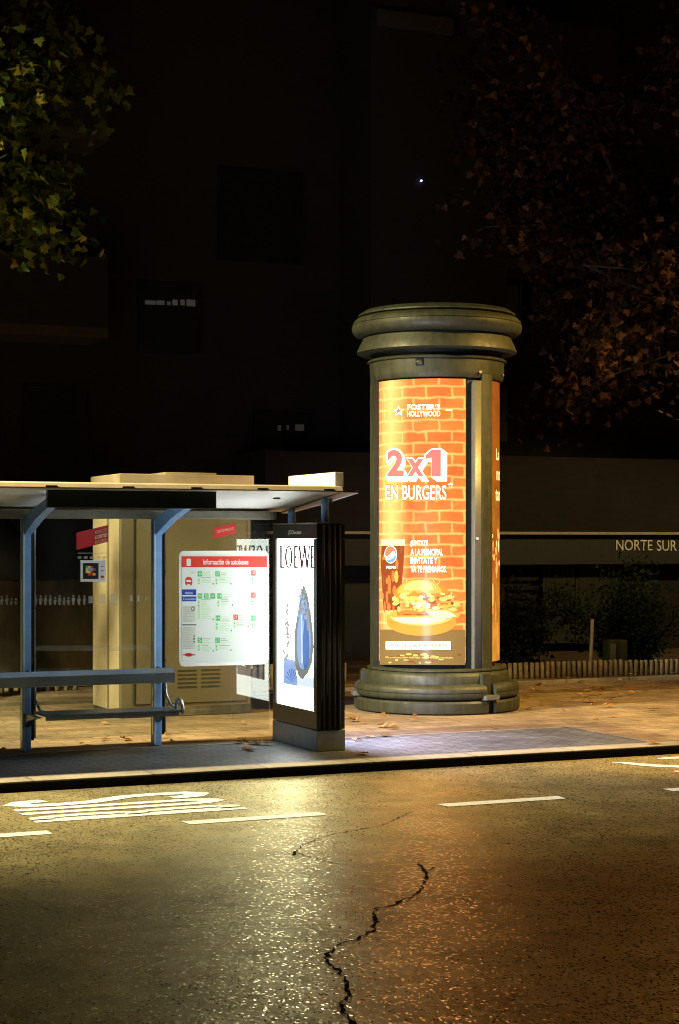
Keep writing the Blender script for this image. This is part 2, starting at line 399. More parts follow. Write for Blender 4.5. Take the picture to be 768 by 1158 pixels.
a2 = [G(*p, ROAD) for p in ((744,858.5),(756,857.6),(775,857),(800,856.5))]
ribbon(mb, [(p.x,p.y) for p in a2], [.03,.1,.14,.14], M['paint'], ROAD+.004)
a3 = [G(*p, ROAD) for p in ((762,872.5),(775,873),(800,874))]
ribbon(mb, [(p.x,p.y) for p in a3], [.05,.12,.14], M['paint'], ROAD+.004)
structure(mb.build('arrow_marking'))
# cracks
def crack(mb, px, w0, w1, amp):
    pts = [G(x, y, ROAD) for x, y in px]; out = []
    for a, c in zip(pts, pts[1:]):
        n = max(2, int((c-a).length/.03))
        for i in range(n): out.append(a.lerp(c, i/n)+Vector((random.gauss(0,amp), random.gauss(0,amp*1.3), 0)))
    out.append(pts[-1])
    ribbon(mb, [(p.x,p.y) for p in out], [random.uniform(w0,w1)*random.choice((.4,1,1,1.4)) for _ in out], M['crack'], ROAD+.003)
mb = MB()
crack(mb, [(474,978),(483,990),(478,1005),(470,1012),(455,1018),(446,1024),(424,1028),(422,1036),(427,1041),(421,1052),(413,1058),(400,1063),(378,1070),(371,1080),(369,1090),(382,1097),(390,1105),(394,1115),(396,1125),(386,1135),(388,1145),(398,1153),(412,1166)], .008, .024, .007)
crack(mb, [(472,976),(483,985),(490,981)], .004, .012, .006)
crack(mb, [(465,918),(452,925),(430,935),(395,940),(370,945),(345,955),(334,963),(345,968),(375,976),(392,979)], .004, .013, .008)
crack(mb, [(334,963),(333,968),(340,966)], .01, .02, .006)
crack(mb, [(20,1012),(50,1028),(80,1036),(140,1038),(200,1033),(255,1029)], .002, .006, .012)
crack(mb, [(446,1024),(470,1016),(500,1012)], .002, .006, .01)
structure(mb.build('road_crack'))

# ------------------------------------------------------------------ advertising column
CC = Vector((9.29, 18.117, 0)); DC = math.hypot(CC.x, CC.y)
e0 = Vector((-CC.x, -CC.y, 0))/DC; er = Vector((CC.y, -CC.x, 0))/DC
def cp(r, a, z): return CC + e0*(r*math.cos(a)) + er*(r*math.sin(a)) + Vector((0,0,z))
RG = .72
def oncol(px, py, lift=0.0, R=RG):
    th = 0
    for _ in range(12):
        dep = 20.33-R*math.cos(th); th = math.asin(max(-.995, min(.995, (px-494)/FPX*dep/R)))
    return cp(R+lift, th, CAMH-(py-HY)/FPX*dep), th
column = thing('advertising_column', 'olive green round advertising column with ring mouldings and orange backlit burger poster', 'advertising column', CC)
D_ = math.radians
SEG = [(-19.4+120*k, ) for k in range(3)]
# base: plinth, torus, collar; split beside each pilaster
def ring(prof, m, name, parent, gap=0.0, n=40):
    mb = MB()
    if gap == 0: mb.lathe(prof, m, cp, 0, 2*PI, 96, closed=True)
    else:
        for k in range(3):
            c = D_(40.6+120*k); mb.lathe(prof, m, cp, c+D_(gap), c+D_(120-gap), n)
    return shade_sharp(mb.build(name, parent))
ring([(.5,0),(.925,0),(.945,.012),(.95,.03),(.95,.12),(.93,.142),(.5,.142)], M['olive'], 'plinth', column, 3.4)
tor = [(.5,.146),(.86,.146)]+[(.86+.085*math.sin(PI*i/14)**.8, .15+.17*i/14) for i in range(0,7)]
tor = [(.5,.15),(.88,.15),(.915,.16),(.938,.18),(.945,.205),(.945,.224),(.936,.228),(.936,.234),(.945,.238),(.945,.262),(.935,.29),(.905,.312),(.86,.325),(.5,.325)]
ring(tor, M['olive'], 'base_ring', column, 4.2)
ring([(.3,.0),(.84,.0),(.84,.15)], M['olive'], 'base_core', column)
ring([(.5,.315),(.83,.315),(.83,.405),(.815,.43),(.79,.452),(.775,.46),(.6,.46)], M['olive'], 'base_collar', column)
ring([(.5,.462),(.80,.462),(.80,.478),(.775,.49),(.5,.49)], M['olive'], 'base_lip', column, 0)
for k in range(3):                                            # foot block in each gap of the base
    c = D_(39.5+120*k); mb = MB()
    w = .045; pts = []
    u = Vector(cp(1,c,0)-CC); t_ = Vector((-u.y,u.x,0))
    def Q(r, s, z): return CC+u*r+t_*s+Vector((0,0,z))
    mb.prism([Q(.80,-.1,.15),Q(.985,-.1,.15),Q(.985,.1,.15),Q(.80,.1,.15)], (0,0,.055), M['olive_trim'], .008)
    mb.prism([Q(.80,-.06,.0),Q(.885,-.06,.0),Q(.885,.06,.0),Q(.80,.06,.0)], (0,0,.44), M['olive'], .006)
    mb.build('foot_block', column)
# shaft core, posts and poster frames
mb = MB(); mb.lathe([(.2,.46),(.66,.46),(.66,3.9),(.2,3.9)], M['black'], cp, 0, 2*PI, 64, closed=True); mb.build('shaft', column)
for k in range(3):
    c = D_(40.6+120*k)
    mb = MB(); mb.lathe([(.60,.46),(.705,.46),(.705,3.78),(.60,3.78)], M['black'], cp, c-D_(12.5), c+D_(12.5), 10)
    po = shade_sharp(mb.build('post', column))
    mb = MB(); mb.lathe([(.64,.463),(.765,.463),(.765,3.70),(.64,3.70)], M['olive_trim'], cp, c-D_(7.5), c+D_(.5), 6)
    mb.build('cover_strip', po)
    mb = MB(); mb.lathe([(.64,.463),(.752,.463),(.752,3.78),(.64,3.78)], M['olive'], cp, c+D_(3.0), c+D_(8.5), 6)
    mb.build('cover_strip', po)
for k in range(3):                                            # olive frame edge left of every poster
    c = D_(-65.4+120*k)
    mb = MB(); mb.lathe([(.62,.463),(.772,.463),(.772,3.78),(.62,3.78)], M['olive'], cp, c-D_(13.5), c-D_(1.0), 8)
    shade_sharp(mb.build('frame_edge', column))
ring([(.5,3.735),(.745,3.735),(.76,3.76),(.768,3.80),(.772,3.945),(.5,3.945)], M['olive'], 'neck_band', column)
mb = MB(); mb.lathe([(.76,3.86),(.778,3.86),(.778,3.935),(.76,3.935)], M['black'], cp, D_(-17.5), D_(-11), 4); mb.build('lock_plate', column)
ring([(.5,3.948),(.795,3.948),(.80,3.958),(.79,3.972),(.76,3.985),(.5,3.985)], M['olive'], 'neck_lip', column)
ring([(.5,4.05),(.895,4.05),(.918,4.062),(.915,4.082),(.885,4.15),(.86,4.20),(.845,4.235),(.5,4.235)], M['olive'], 'flared_ring', column)
ring([(.5,4.20),(.80,4.24),(.86,4.245),(.93,4.262),(.965,4.30),(.978,4.34),(.974,4.372),(.962,4.376),(.962,4.380),(.97,4.384),(.955,4.42),(.925,4.45),(.87,4.468),(.5,4.47)], M['olive'], 'crown_ring', column)
ring([(.5,3.98),(.74,3.98),(.74,4.06),(.5,4.06)], M['black'], 'soffit', column)
ring([(.5,4.472),(.88,4.472),(.9,4.482),(.9,4.498),(.84,4.54),(.82,4.545),(.0,4.56)], M['olive'], 'cap', column)
# seams, screws and stain on the mouldings
crown = [(.93,4.262),(.965,4.30),(.978,4.34),(.974,4.372),(.962,4.378),(.97,4.384),(.955,4.42),(.925,4.45)]
def seam(prof, ang, name):
    mb = MB(); mb.lathe([(r_+.0018, z) for r_, z in prof], M['black'], cp, D_(ang-.16), D_(ang+.16), 1, caps=False); mb.build(name, column)
for k in range(3):
    seam(crown, -13+120*k, 'seam'); seam([(.946,.02),(.95,.03),(.95,.12),(.94,.136)], -21+120*k, 'seam'); seam([(.915,.16),(.938,.18),(.945,.205),(.945,.224)], 8+120*k, 'seam')
for px, py in ((543,421),(568,424.5)):
    p, th = oncol(px, py, .0, .775); u = (Vector((p.x,p.y,0))-CC).normalized()
    mb = MB(); mb.tube([p, p+u*.018], .016, M['steel'], 10); mb.build('screw', column)
p, th = oncol(540, 609, .0, .768); u = (Vector((p.x,p.y,0))-CC).normalized()
mb = MB(); mb.tube([p-u*.01, p+u*.006], .014, M['white'], 10); mb.build('lock', column)
# poster one -------------------------------------------------------
E1 = 1.9
m, nt, b = nmat('poster_brick'); uv = N(nt, 'ShaderNodeUVMap'); br = N(nt, 'ShaderNodeTexBrick'); 
wv = N(nt, 'ShaderNodeVectorMath', operation='ADD'); nn = N(nt, 'ShaderNodeTexNoise'); nn.inputs['Scale'].default_value = 7; L(nt, uv.outputs[0], nn.inputs['Vector'])
ns = N(nt, 'ShaderNodeVectorMath', operation='SCALE'); ns.inputs['Scale'].default_value = .045; L(nt, nn.outputs['Color'], ns.inputs[0])
L(nt, uv.outputs[0], wv.inputs[0]); L(nt, ns.outputs[0], wv.inputs[1]); L(nt, wv.outputs[0], br.inputs['Vector'])
br.inputs['Scale'].default_value = 1; br.inputs['Brick Width'].default_value = .29; br.inputs['Row Height'].default_value = .126; br.inputs['Mortar Size'].default_value = .021
br.inputs['Mortar Smooth'].default_value = .95; br.inputs['Color1'].default_value = (.58,.105,.018,1); br.inputs['Color2'].default_value = (.56,.145,.026,1); br.inputs['Mortar'].default_value = (.68,.36,.09,1)
sp_ = N(nt, 'ShaderNodeSeparateXYZ'); L(nt, uv.outputs[0], sp_.inputs[0])
tubeb = ramp(nt, math_(nt, 'ABSOLUTE', math_(nt, 'SUBTRACT', sp_.outputs[0], .24)), [(0, 1.0), (.1, .7), (.26, .0)])
blot = ramp(nt, noise(nt, uv.outputs[0], 3.2, 5, .6), [(.3, .55), (.7, 1.2)])
colr = mixc(nt, 1.0, br.outputs['Color'], blot, 'MULTIPLY')
colr = mixc(nt, math_(nt, 'MULTIPLY', tubeb, .42), colr, (1.35,.95,.3))
table = ramp(nt, sp_.outputs[1], [(.385, 1.0), (.45, 0.0)]) if False else None
L(nt, colr, b.inputs['Emission Color']); b.inputs['Emission Strength'].default_value = E1
b.inputs['Base Color'].default_value = (.1,.03,.01,1); b.inputs['Roughness'].default_value = .45; b.inputs['Specular IOR Level'].default_value = .12
M['p_brick'] = m
def pg(n, c, k=1.0): M[n] = glow(n, c, k*1.0, c)
pg('p_white', (1,.93,.78), 1.25); pg('p_pink', (.8,.14,.13)); pg('p_dark2', (.55,.13,.03), .7); pg('p_grey', (.72,.6,.45), .75); pg('p_bun', (.8,.42,.12)); pg('p_bun2', (.8,.33,.06), .9)
pg('p_bunb', (.55,.19,.03)); pg('p_cream', (.95,.68,.34), 1.0); pg('p_patty', (.55,.17,.04)); pg('p_plate', (.75,.27,.045), .85); pg('p_cola', (.2,.045,.015)); pg('p_cola2', (.5,.15,.04))
pg('p_blue', (.1,.27,.5)); pg('p_red', (.8,.16,.1)); pg('p_table', (.2,.13,.045), .85); pg('p_green', (.36,.42,.1)); pg('p_leaf', (.75,.6,.16)); pg('p_dark', (.2,.07,.02))
def lay1(px, py, lift): return oncol(px, py, lift)[0]
art = Art(lay1, 3.0)
art.rect(429.5,712,526,752,M['p_table'],1)
for i in range(26): art.ell(random.uniform(432,520), random.uniform(738,750), random.uniform(1.5,4), random.uniform(.5,1.4), M[random.choice(['p_green','p_leaf','p_dark'])], 2, 7)
# logo
st = [(451+ (6.6 if i%2==0 else 2.8)*math.sin(PI*i/5), 464.5-(6.6 if i%2==0 else 2.8)*math.cos(PI*i/5)) for i in range(10)]
art.poly(st, M['p_white'], 2); art.poly([(451+(x-451)*.55, 464.5+(y-464.5)*.55) for x, y in st], M['p_pink'], 3)
art.text("FOSTER'S", 460.5, 498, 457, 463.2, M['p_white'], 2, .03); art.text('HOLLYWOOD', 460.5, 498, 464.4, 471, M['p_white'], 2, .03)
art.rect(504,463,511,464.2,M['p_white'],2)
# 2x1
ONE = [(481.5,514.5),(488.5,508.5),(498.5,508.5),(498.5,538.5),(488,538.5),(488,517.5),(481.5,519)]
for dx in range(0, 9): 
    sx_, sy_ = dx*.9, dx*.55
    if dx in (0,2,4,6,8):
        art.text('2', 438-1.4+sx_*.35, 457+1.6+sx_*.35, 508-1.6+sy_, 538.5+2+sy_, M['p_white'], 2, .06)
        art.text('x', 460.5-1.4+sx_*.5, 480+1.6+sx_*.5, 518.5-1.6+sy_, 538.5+1.6+sy_, M['p_white'], 2, .06)
        art.poly([(490+(x-490)*1.16+sx_*.8, 523.5+(y-523.5)*1.1+sy_) for x, y in ONE], M['p_white'], 2)
art.text('2', 438.5, 457, 508.5, 538.5, M['p_pink'], 5, .04); art.text('x', 461, 479.5, 519, 538.5, M['p_pink'], 5, .04); art.poly(ONE, M['p_pink'], 5)
art.text('EN BURGERS', 436.5, 505, 547.5, 566, M['p_dark2'], 2, .055); art.text('EN BURGERS', 436.7, 504.8, 548.5, 565.2, M['p_white'], 3, .015)
art.text('*', 506.5, 512.5, 546, 552, M['p_white'], 2, .04)
# text block
for i, (t, x1) in enumerate((('\u00a1JUNTATE', 484), ('A LA PRINCIPAL', 501), ('INVITATE Y', 495), ('YA TE PREMIAMOS.', 505))):
    art.text(t, 464.5, x1, 611+i*9.6, 618.5+i*9.6, M['p_white'], 2, .03)
# cola glass
art.poly([(432,612),(458,612),(456.5,640),(452,690),(434,690),(431,640)], M['p_cola'], 2)
for i in range(28):
    x = random.uniform(433,455); y = random.uniform(618,688); art.ell(x,y,random.uniform(1,2.6),random.uniform(2,8),M[random.choice(['p_cola2','p_cola2','p_dark','p_bun2'])],3,8)
art.poly([(431,610),(458.5,610),(458,617),(431.5,617)], M['p_cream'], 4)
art.ell(442.5,627,7,10.2,M['p_white'],5); 
art.poly([(442.5+6.4*math.cos(a), 627+9.5*math.sin(a)) for a in [PI+PI*i/12*1.05 for i in range(13)]]+[(446,622.5),(442,626.5),(438,630)], M['p_red'], 6)
art.poly([(442.5+6.4*math.cos(a), 627+9.5*math.sin(a)) for a in [.05+PI*.8*i/12 for i in range(13)]]+[(441,633.5),(445,631),(447,628.5)], M['p_blue'], 6)
art.text('PEPSI', 437.5, 448, 640, 643.4, M['p_white'], 5, .02)
# burger
art.ell(477,704,39,15,M['p_plate'],2,26,0,PI); art.rect(438,698,516,705,M['p_plate'],2)
art.ell(477,697,35,10.5,M['p_bun'],4,26,0,PI); art.ell(474,698.5,30,7,M['p_cream'],5,26,0,PI)
art.poly([(436,698),(445,691),(470,687),(500,689),(521,693),(518,699),(500,700),(470,701),(445,701)], M['p_bun2'], 4)
for i in range(16): art.ell(451+i*2.2,692.5+math.sin(i)*.7,2.2,2.4,M['p_patty'],6,8)
art.rect(450,694,484,696,M['p_dark'],6)
art.poly([(482,691),(507,690),(516,697),(505,699),(490,699)], M['p_cream'], 7)
art.poly([(447,673)]+[(477+31*math.cos(a), 675-21*math.sin(a)) for a in [PI-PI*i/16 for i in range(17)]]+[(508,675),(500,680),(455,680)], M['p_bunb'], 4)
art.poly([(451,671)]+[(475+25*math.cos(a), 671-15.5*math.sin(a)) for a in [PI-PI*i/16 for i in range(17)]]+[(499,671)], M['p_bun2'], 5)
art.poly([(456,667)]+[(474+17*math.cos(a), 667-10.5*math.sin(a)) for a in [PI-PI*i/16 for i in range(17)]]+[(490,667)], M['p_bun'], 6)
for i in range(34): art.ell(random.uniform(455,496), random.uniform(656,668), .7, .5, M['p_cream'], 7, 6)

for i in range(70):
    x = random.uniform(446,519); y = random.uniform(670,689)+abs(x-480)*.06
    art.ell(x,y,random.uniform(1.6,5.5),random.uniform(1.2,3.6),M[random.choice(['p_cream','p_cream','p_bun','p_green','p_leaf','p_patty','p_bun2','p_bunb','p_dark'])],8+i%5,9,0,2*PI,.25)
art.rect(437,725.5,509.5,734.5,M['p_white'],6); art.text('DISFRUTA TU BURGER FAVORITA', 441, 506, 727.6, 732.2, M['p_red'], 7, .03)
art.text('Promoci\u00f3n v\u00e1lida en restaurantes', 437, 512, 742.5, 744.6, M['p_leaf'], 6)
mb = MB(); k = mb.mi(M['p_brick'])
z0, z1 = .554, 3.715; n = 48; TH0, TH1 = D_(-65.4), D_(26.6)
uvl = mb.bm.loops.layers.uv.new('UVMap')
for i in range(n):
    a, c = TH0+(TH1-TH0)*i/n, TH0+(TH1-TH0)*(i+1)/n
    f = mb.face([cp(RG,a,z0),cp(RG,c,z0),cp(RG,c,z1),cp(RG,a,z1)], M['p_brick'], True)
    for lp, (u, w) in zip(f.loops, ((a,z0),(c,z0),(c,z1),(a,z1))): lp[uvl].uv = ((u-TH0)*RG, w)
art.into(mb); mb.build('poster', column, flip=False)
# poster two: amber food photograph seen edge-on ---------------------------------
m, nt, b = nmat('poster_amber'); v = pos(nt)
sz = N(nt, 'ShaderNodeSeparateXYZ'); L(nt, v, sz.inputs[0])
hz = ramp(nt, math_(nt, 'MULTIPLY', sz.outputs[2], .27), [(.13, (.85,.38,.05)), (.33, (.9,.36,.05)), (.45, (.6,.13,.02)), (.56, (.55,.2,.02)), (.8, (.3,.085,.01)), (1, (.28,.06,.01))])
L(nt, mixc(nt, 1.0, hz, ramp(nt, noise(nt, v, 2.6, 6, .65), [(.3, .45), (.7, 1.5)]), 'MULTIPLY'), b.inputs['Emission Color'])
b.inputs['Emission Strength'].default_value = .62; b.inputs['Base Color'].default_value = (.1,.04,.01,1); b.inputs['Roughness'].default_value = .2; M['p_amber'] = m
for k in (1, 2):
    T0, T1 = D_(-65.4+120*k), D_(26.6+120*k)
    mb = MB(); mb.lathe([(RG,z0),(RG,z1)], M['p_amber'], cp, T0, T1, 40, caps=False)
    if k == 1:
        art = Art(lambda px,py,l: cp(RG+l, T0+(px/40.0)*(T1-T0), py), 1.0)   # px 0..40 along the arc, py = height
        for t, a, z in (('La', 6.2, 2.83), ('nota', 6.6, 2.60), ('tanta', 5.4, 2.37)): art.text(t, a, a+len(t)*2.3, z+.13, z, M['p_cream'], 1, .02)
        for i in range(26): art.ell(random.uniform(1,14), random.uniform(1.55,2.0), random.uniform(.3,1.1), random.uniform(.02,.07), M[random.choice(['p_cream','p_bun','p_patty','p_dark'])], 2, 8, 0, 2*PI, .2)
        for i in range(7): art.ell(random.uniform(1,9), random.uniform(.6,1.5), random.uniform(.3,.9), random.uniform(.05,.16), M[random.choice(['p_bun2','p_bun','p_plate'])], 1, 9, 0, 2*PI, .2)
        art.into(mb)
    mb.build('poster', column, flip=False)

# ------------------------------------------------------------------ bus shelter
PY = 15.80
M['strip'] = glow('cool_light_strip', (.72,.88,1.0), 9.0)
sh = thing('bus_shelter', 'glass bus shelter with blue posts and white ceiling beside the kerb', 'bus shelter', (4.5, PY, 0))
XL, XR = -1.5, 6.64
def roofz(y): return 2.35-(y-14.5)*.115
mb = MB()
pr = [(14.52,2.398),(14.5,2.385),(14.49,2.352),(14.53,2.348),(15.2,2.285),(15.95,2.195),(15.95,2.25)]
mb.prism([(XL,y,z) for y, z in pr], (XR-.16-XL,0,0), M['ceiling'])
roof = mb.build('roof', sh)
mb = MB()   # thin end wing of the roof with a curved outer edge
wing = [(XR-.16,14.5),(XR-.03,14.5),(XR+.02,14.53),(XR+.01,14.9),(XR-.01,15.4),(XR-.05,15.85),(XR-.1,15.95),(XR-.16,15.95)]
tp = [Vector((x,y,roofz(y)+.025)) for x, y in wing]; bt = [Vector((x,y,roofz(y)-.004)) for x, y in wing]
mb.face(tp, M['beam']); mb.face(bt[::-1], M['ceiling'])
for i in range(len(wing)):
    j = (i+1)%len(wing); mb.face([tp[i],bt[i],bt[j],tp[j]], M['beam'])
mb.build('roof_wing', roof)
mb = MB()   # front trim, sloping face turned up to the sky
mb.prism([(XL,14.545,2.406),(XL,14.47,2.392),(XL,14.452,2.36),(XL,14.452,2.350),(XL,14.487,2.346),(XL,14.487,2.39)], (XR-.17-XL,0,0), M['fascia'])
fa = mb.build('front_trim', roof)
for px in (58, 145, 222, 297, 372):
    mb = MB(); x = onY(px, 551, 14.46).x; mb.box((x-.05,14.448,2.362),(x+.05,14.47,2.374), M['black']); c_ = mb.build('trim_clip', fa); c_.matrix_parent_inverse = Matrix.Identity(4)
for xj in (0.2, 1.45, 2.69, 3.93, 5.17): 
    pass
mb = MB(); mb.box((XL,15.72,2.115),(XR-.3,15.94,2.192), M['beam'], .01); mb.build('rear_beam', sh)
for px in (83, 130, 236):
    mb = MB(); x = onY(px, 578, 15.3).x; mb.tube([(x,15.3,2.262),(x,15.3,2.25)], .03, M['grey_metal'], 12); mb.build('ceiling_spotlight', roof)
mb = MB(); mb.tube([(6.05,15.0,2.31),(6.05,15.0,2.292)], .035, M['black'], 14); mb.build('ceiling_fixing', roof)
posts = []
PX = [(0.21,), (1.45,), (2.69,), (3.935,), (5.175,)]
for (x,) in PX:
    mb = MB(); mb.box((x-.048,PY-.03,0),(x+.03,PY+.07,2.13), M['blue'], .008); mb.box((x-.0479,PY-.034,.02),(x-.028,PY-.031,2.1), M['lightblue'])
    p = mb.build('post', sh); posts.append(p)
    mb = MB(); mb.box((x+.034,PY-.012,.1),(x+.06,PY+.03,2.1), M['black']); mb.box((x+.062,PY-.02,.12),(x+.075,PY+.03,2.09), M['steel']); mb.build('glazing_strip', p)
    mb = MB()   # cantilever arm: deep at the post, tapering to the front edge of the roof
    arm = [(PY-.03,1.965),(PY-.03,2.13),(15.3,2.22),(14.68,2.335),(14.66,2.31),(14.66,2.25),(15.1,2.16),(15.35,2.10)]
    mb.prism([(x-.04,y,z) for y, z in arm], (.075,0,0), M['blue'], .006)
    mb.build('roof_arm', p)
# glass
icon_M = [M['frost']]
panes = []
for i, (x0, x1) in enumerate(((0.285,1.40),(1.525,2.64),(2.765,3.885),(4.01,5.125),(5.25,6.30))):
    mb = MB(); mb.box((x0,PY+.004,.1),(x1,PY+.014,2.11), M['glass']); panes.append(mb.build('glass_panel', sh))
def decal(name, pane, items, Y=PY-.001, label=None):
    art = Art(lambda px,py,l: onY(px,py,Y-l)); 
    for it in items: getattr(art, it[0])(*it[1:])
    mb = MB(); art.into(mb, .001); o = mb.build(name, pane, flip=False)
    o.matrix_parent_inverse = Matrix.Identity(4)
    if label: o['label'] = label
    return o
def man(x, h, w):
    y = 684
    return [('ell', x, y-h+1.5, w*.28, 1.5, M['frost'], 0, 8), ('poly', [(x-w*.4,y-h+3.6),(x+w*.4,y-h+3.6),(x+w*.5,y-h*.42),(x+w*.28,y-h*.42),(x+w*.24,y),(x-w*.24,y),(x-w*.28,y-h*.42),(x-w*.5,y-h*.42)], M['frost'], 0)]
it = []
for x, h in ((40.5,9),(46,9.5),(51.5,9.5),(57,9.5),(62.5,7.5),(67.5,10),(72.5,7),(77.5,7.5),(83,10),(89.5,9.5),(95.5,9.5)): it += man(x, h+1.5, 4.2)
it += [('rect',100,674,106,682,M['frost'],0), ('rect',113,672,119,682,M['frost'],0), ('ell',128,677,5.4,5.4,M['frost'],0,18)]
it += [('rect',40,730,176,736,M['frostband'],0)]
it += [('rect',147,673,150,680,M['frost'],0), ('rect',155,673,158,680,M['frost'],0), ('rect',164,674,170,679,M['frost'],0)]
decal('silhouette_print', panes[3], it)
it = []
for x, h in ((2,9),(8,9.5),(13,6),(18,6)): it += man(x, h+1.5, 4.2)
decal('silhouette_print', panes[2], it)
# red slanted stickers
M['sticker_txt'] = plain('sticker_text', (.62,.3,.2), .5); M['sticker_txt2'] = plain('sticker_text_pale', (.8,.62,.42), .5)
decal('red_sticker', panes[3], [('poly',[(86.5,602.5),(122.5,593.5),(122.5,612.5),(86.5,622)],M['red'],1),
    ('text','MERCIO',107.5,121.3,600.3,604.2,M['sticker_txt'],2,.02,-.25), ('text','CORTES',107.5,121.3,606,610,M['sticker_txt2'],2,.03,-.25), ('text','MADRID',107.5,121.3,611.7,615.5,M['sticker_txt'],2,.02,-.25)])
decal('red_sticker', panes[4], [('poly',[(242,597),(267,591.5),(267,603.5),(242,609)],M['red'],1), ('text','CORTES MADRID',245,264.5,600,603,M['sticker_txt'],2,.02,-.22)])
it = [('rect',91,633.5,119.5,657.8,M['white'],1), ('rect',93.8,636.8,111.5,654.8,M['black'],2)]
for n_, c in (('cy',(.8,.6,.02)),('cb',(.1,.35,.65)),('cr',(.6,.03,.04))): M[n_] = plain('code_'+n_, c, .5)
for cx_, cy_, k in ((1,1,'cb'),(2,1,'cy'),(3,1,'cr'),(1,2,'cy'),(2,2,'cb'),(3,2,'cb'),(4,2,'cr'),(1,3,'cy'),(2,3,'cy'),(3,3,'cr'),(4,4,'cy'),(3,4,'cr'),(2,4,'cr')):
    it.append(('rect',94.2+cx_*2.75,637.2+cy_*2.75,94.2+cx_*2.75+2.75,637.2+cy_*2.75+2.75,M[k],3))
it += [('rect',114,640,117.5,640.8,M['black'],2),('rect',114.3,645,117,646,M['black'],2),('rect',113.8,651,117.8,653.5,M['cr'],2)]
decal('square_sticker', panes[3], it)
it = []
for i, x in enumerate((90,97,104,111.5,118)): it += [('ell',x,630.5,2.6,1.7,M['frost'],0,8)]
it += [('rect',88,625,122,626,M['frost'],0)]
decal('small_icons', panes[3], it)
# name board under the roof edge
nb = None
mb = MB(); xa = onY(53,565,14.62).x; xb = onY(244,565,14.62).x
mb.box((xa,14.60,2.19),(xb,14.655,2.347), M['black'], .006); mb.build('name_board', sh)
mb = MB(); mb.box((xa+.05,14.668,2.20),(xb-.05,14.70,2.23), M['strip']); mb.build('light_strip', sh)
# struts standing on the light box
for y in (14.86, 15.66):
    mb = MB(); mb.tube([(6.47,y,2.072),(6.47,y,roofz(y)-.004)], .036, M['blue'], 14); mb.build('strut', sh)

# bench fixed on the posts
bn = thing('bench', 'dark metal bench with thin seat and long backrest rail in front of the blue posts', 'bench', (4.5,15.5,0))
x1 = onY(197,765,15.62).x
mb = MB(); mb.prism([(XL,15.60,.60),(XL,15.63,.595),(XL,15.66,.655),(XL,15.66,.72),(XL,15.63,.735),(XL,15.60,.69)], (x1-XL,0,0), M['grey_metal']); mb.build('backrest', bn)
x2 = onY(208,806,15.3).x
mb = MB(); mb.box((3.97,15.26,.352),(x2-.03,15.66,.375), M['grey_metal'], .008); mb.box((3.97,15.262,.325),(x2-.06,15.285,.351), M['grey_metal']); mb.build('seat', bn)
for x in (x2-.035,):
    mb = MB(); pts = [(x+.012,15.27,.34),(x+.012,15.27,.40),(x+.012,15.30,.45),(x+.012,15.36,.468),(x+.012,15.42,.45),(x+.012,15.45,.40),(x+.012,15.45,.34)]
    mb.tube(pts, .016, M['steel'], 8); mb.build('end_loop', bn)
for x in (3.935, 5.175):
    mb = MB(); mb.prism([(x-.03,15.30,.35),(x-.03,15.77,.35),(x-.03,15.77,.22),(x-.03,15.68,.29)], (.05,0,0), M['grey_metal'], .004)
    mb.prism([(x-.02,15.66,.60),(x-.02,15.77,.58),(x-.02,15.77,.74),(x-.02,15.66,.70)], (.03,0,0), M['grey_metal'])
    mb.tube([(x+.055,15.74,.59),(x+.055,15.72,.48),(x+.075,15.64,.39),(x+.09,15.55,.376)], .013, M['steel'], 8)
    mb.build('bracket', bn)

# timetable board on the rear glass
tb = thing('timetable_board', 'white rounded bus timetable board with red header mounted on shelter glass', 'timetable', (5.8,15.78,1.3))
TY = 15.785
p0 = onY(202.5,623,TY); p1 = onY(304,751,TY)
def rrect(x0,z0,x1,z1,r,y,n=5):
    out=[]
    for cx,cz,a in ((x1-r,z1-r,0),(x0+r,z1-r,PI/2),(x0+r,z0+r,PI),(x1-r,z0+r,1.5*PI)):
        out += [(cx+r*math.cos(a+PI/2*i/n), y, cz+r*math.sin(a+PI/2*i/n)) for i in range(n+1)]
    return out
mb = MB(); mb.prism(rrect(p0.x,p1.z,p1.x,p0.z,.05,TY), (0,.016,0), M['offwhite'], .003); mb.build('frame', tb)
TE = .2
def tg(n, c, k=1.0): M[n] = glow(n, c, k*TE, c, .3)
tg('t_white', (.86,.95,.88)); tg('t_red', (.85,.07,.05)); tg('t_green', (.1,.62,.2)); tg('t_lgreen', (.6,.92,.55)); tg('t_blue', (.03,.09,.5)); tg('t_dark', (.06,.09,.06)); tg('t_grey', (.5,.58,.5)); tg('t_beige', (.72,.78,.66))
art = Art(lambda px,py,l: onY(px,py,TY-.002-l))
art.rect(205.5,627,302,748.5,M['t_white'],0)
art.rect(205.5,629,302,641.5,M['t_red'],1); art.text('Informaci\u00f3n de autobuses',230,281,632.3,638.5,M['t_white'],2,.02)
art.rect(211,632,216,640,M['t_white'],2); art.ell(213.5,633.5,2.2,2,M['t_white'],3,8)
art.text('BUS',216.5,220,646,648.5,M['t_grey'],1)
art.ell(213.5,655.5,4,3.2,M['t_red'],1,12,PI,2*PI); art.rect(209.5,655.5,217.5,660.5,M['t_red'],1); art.rect(211,656,216,658,M['t_white'],2); art.rect(210,660.5,212,662,M['t_red'],1); art.rect(215,660.5,217,662,M['t_red'],1)
art.rect(205.8,666.5,222,673,M['t_blue'],1); art.rect(205.8,674.5,222,680,M['t_blue'],1)
art.text('MADRID',209.5,218,669.6,672,M['t_white'],2); art.text('Comunidad',207,221,676,678.6,M['t_white'],2)
art.rect(206.3,685,221,703,M['t_beige'],1); art.rect(216.5,686,220,690.5,M['t_dark'],2); art.rect(217.3,687,219,689.5,M['t_white'],3)
art.rect(206.3,706,222,707.3,M['t_dark'],1); art.rect(206.5,709,221,734,M['t_beige'],1)
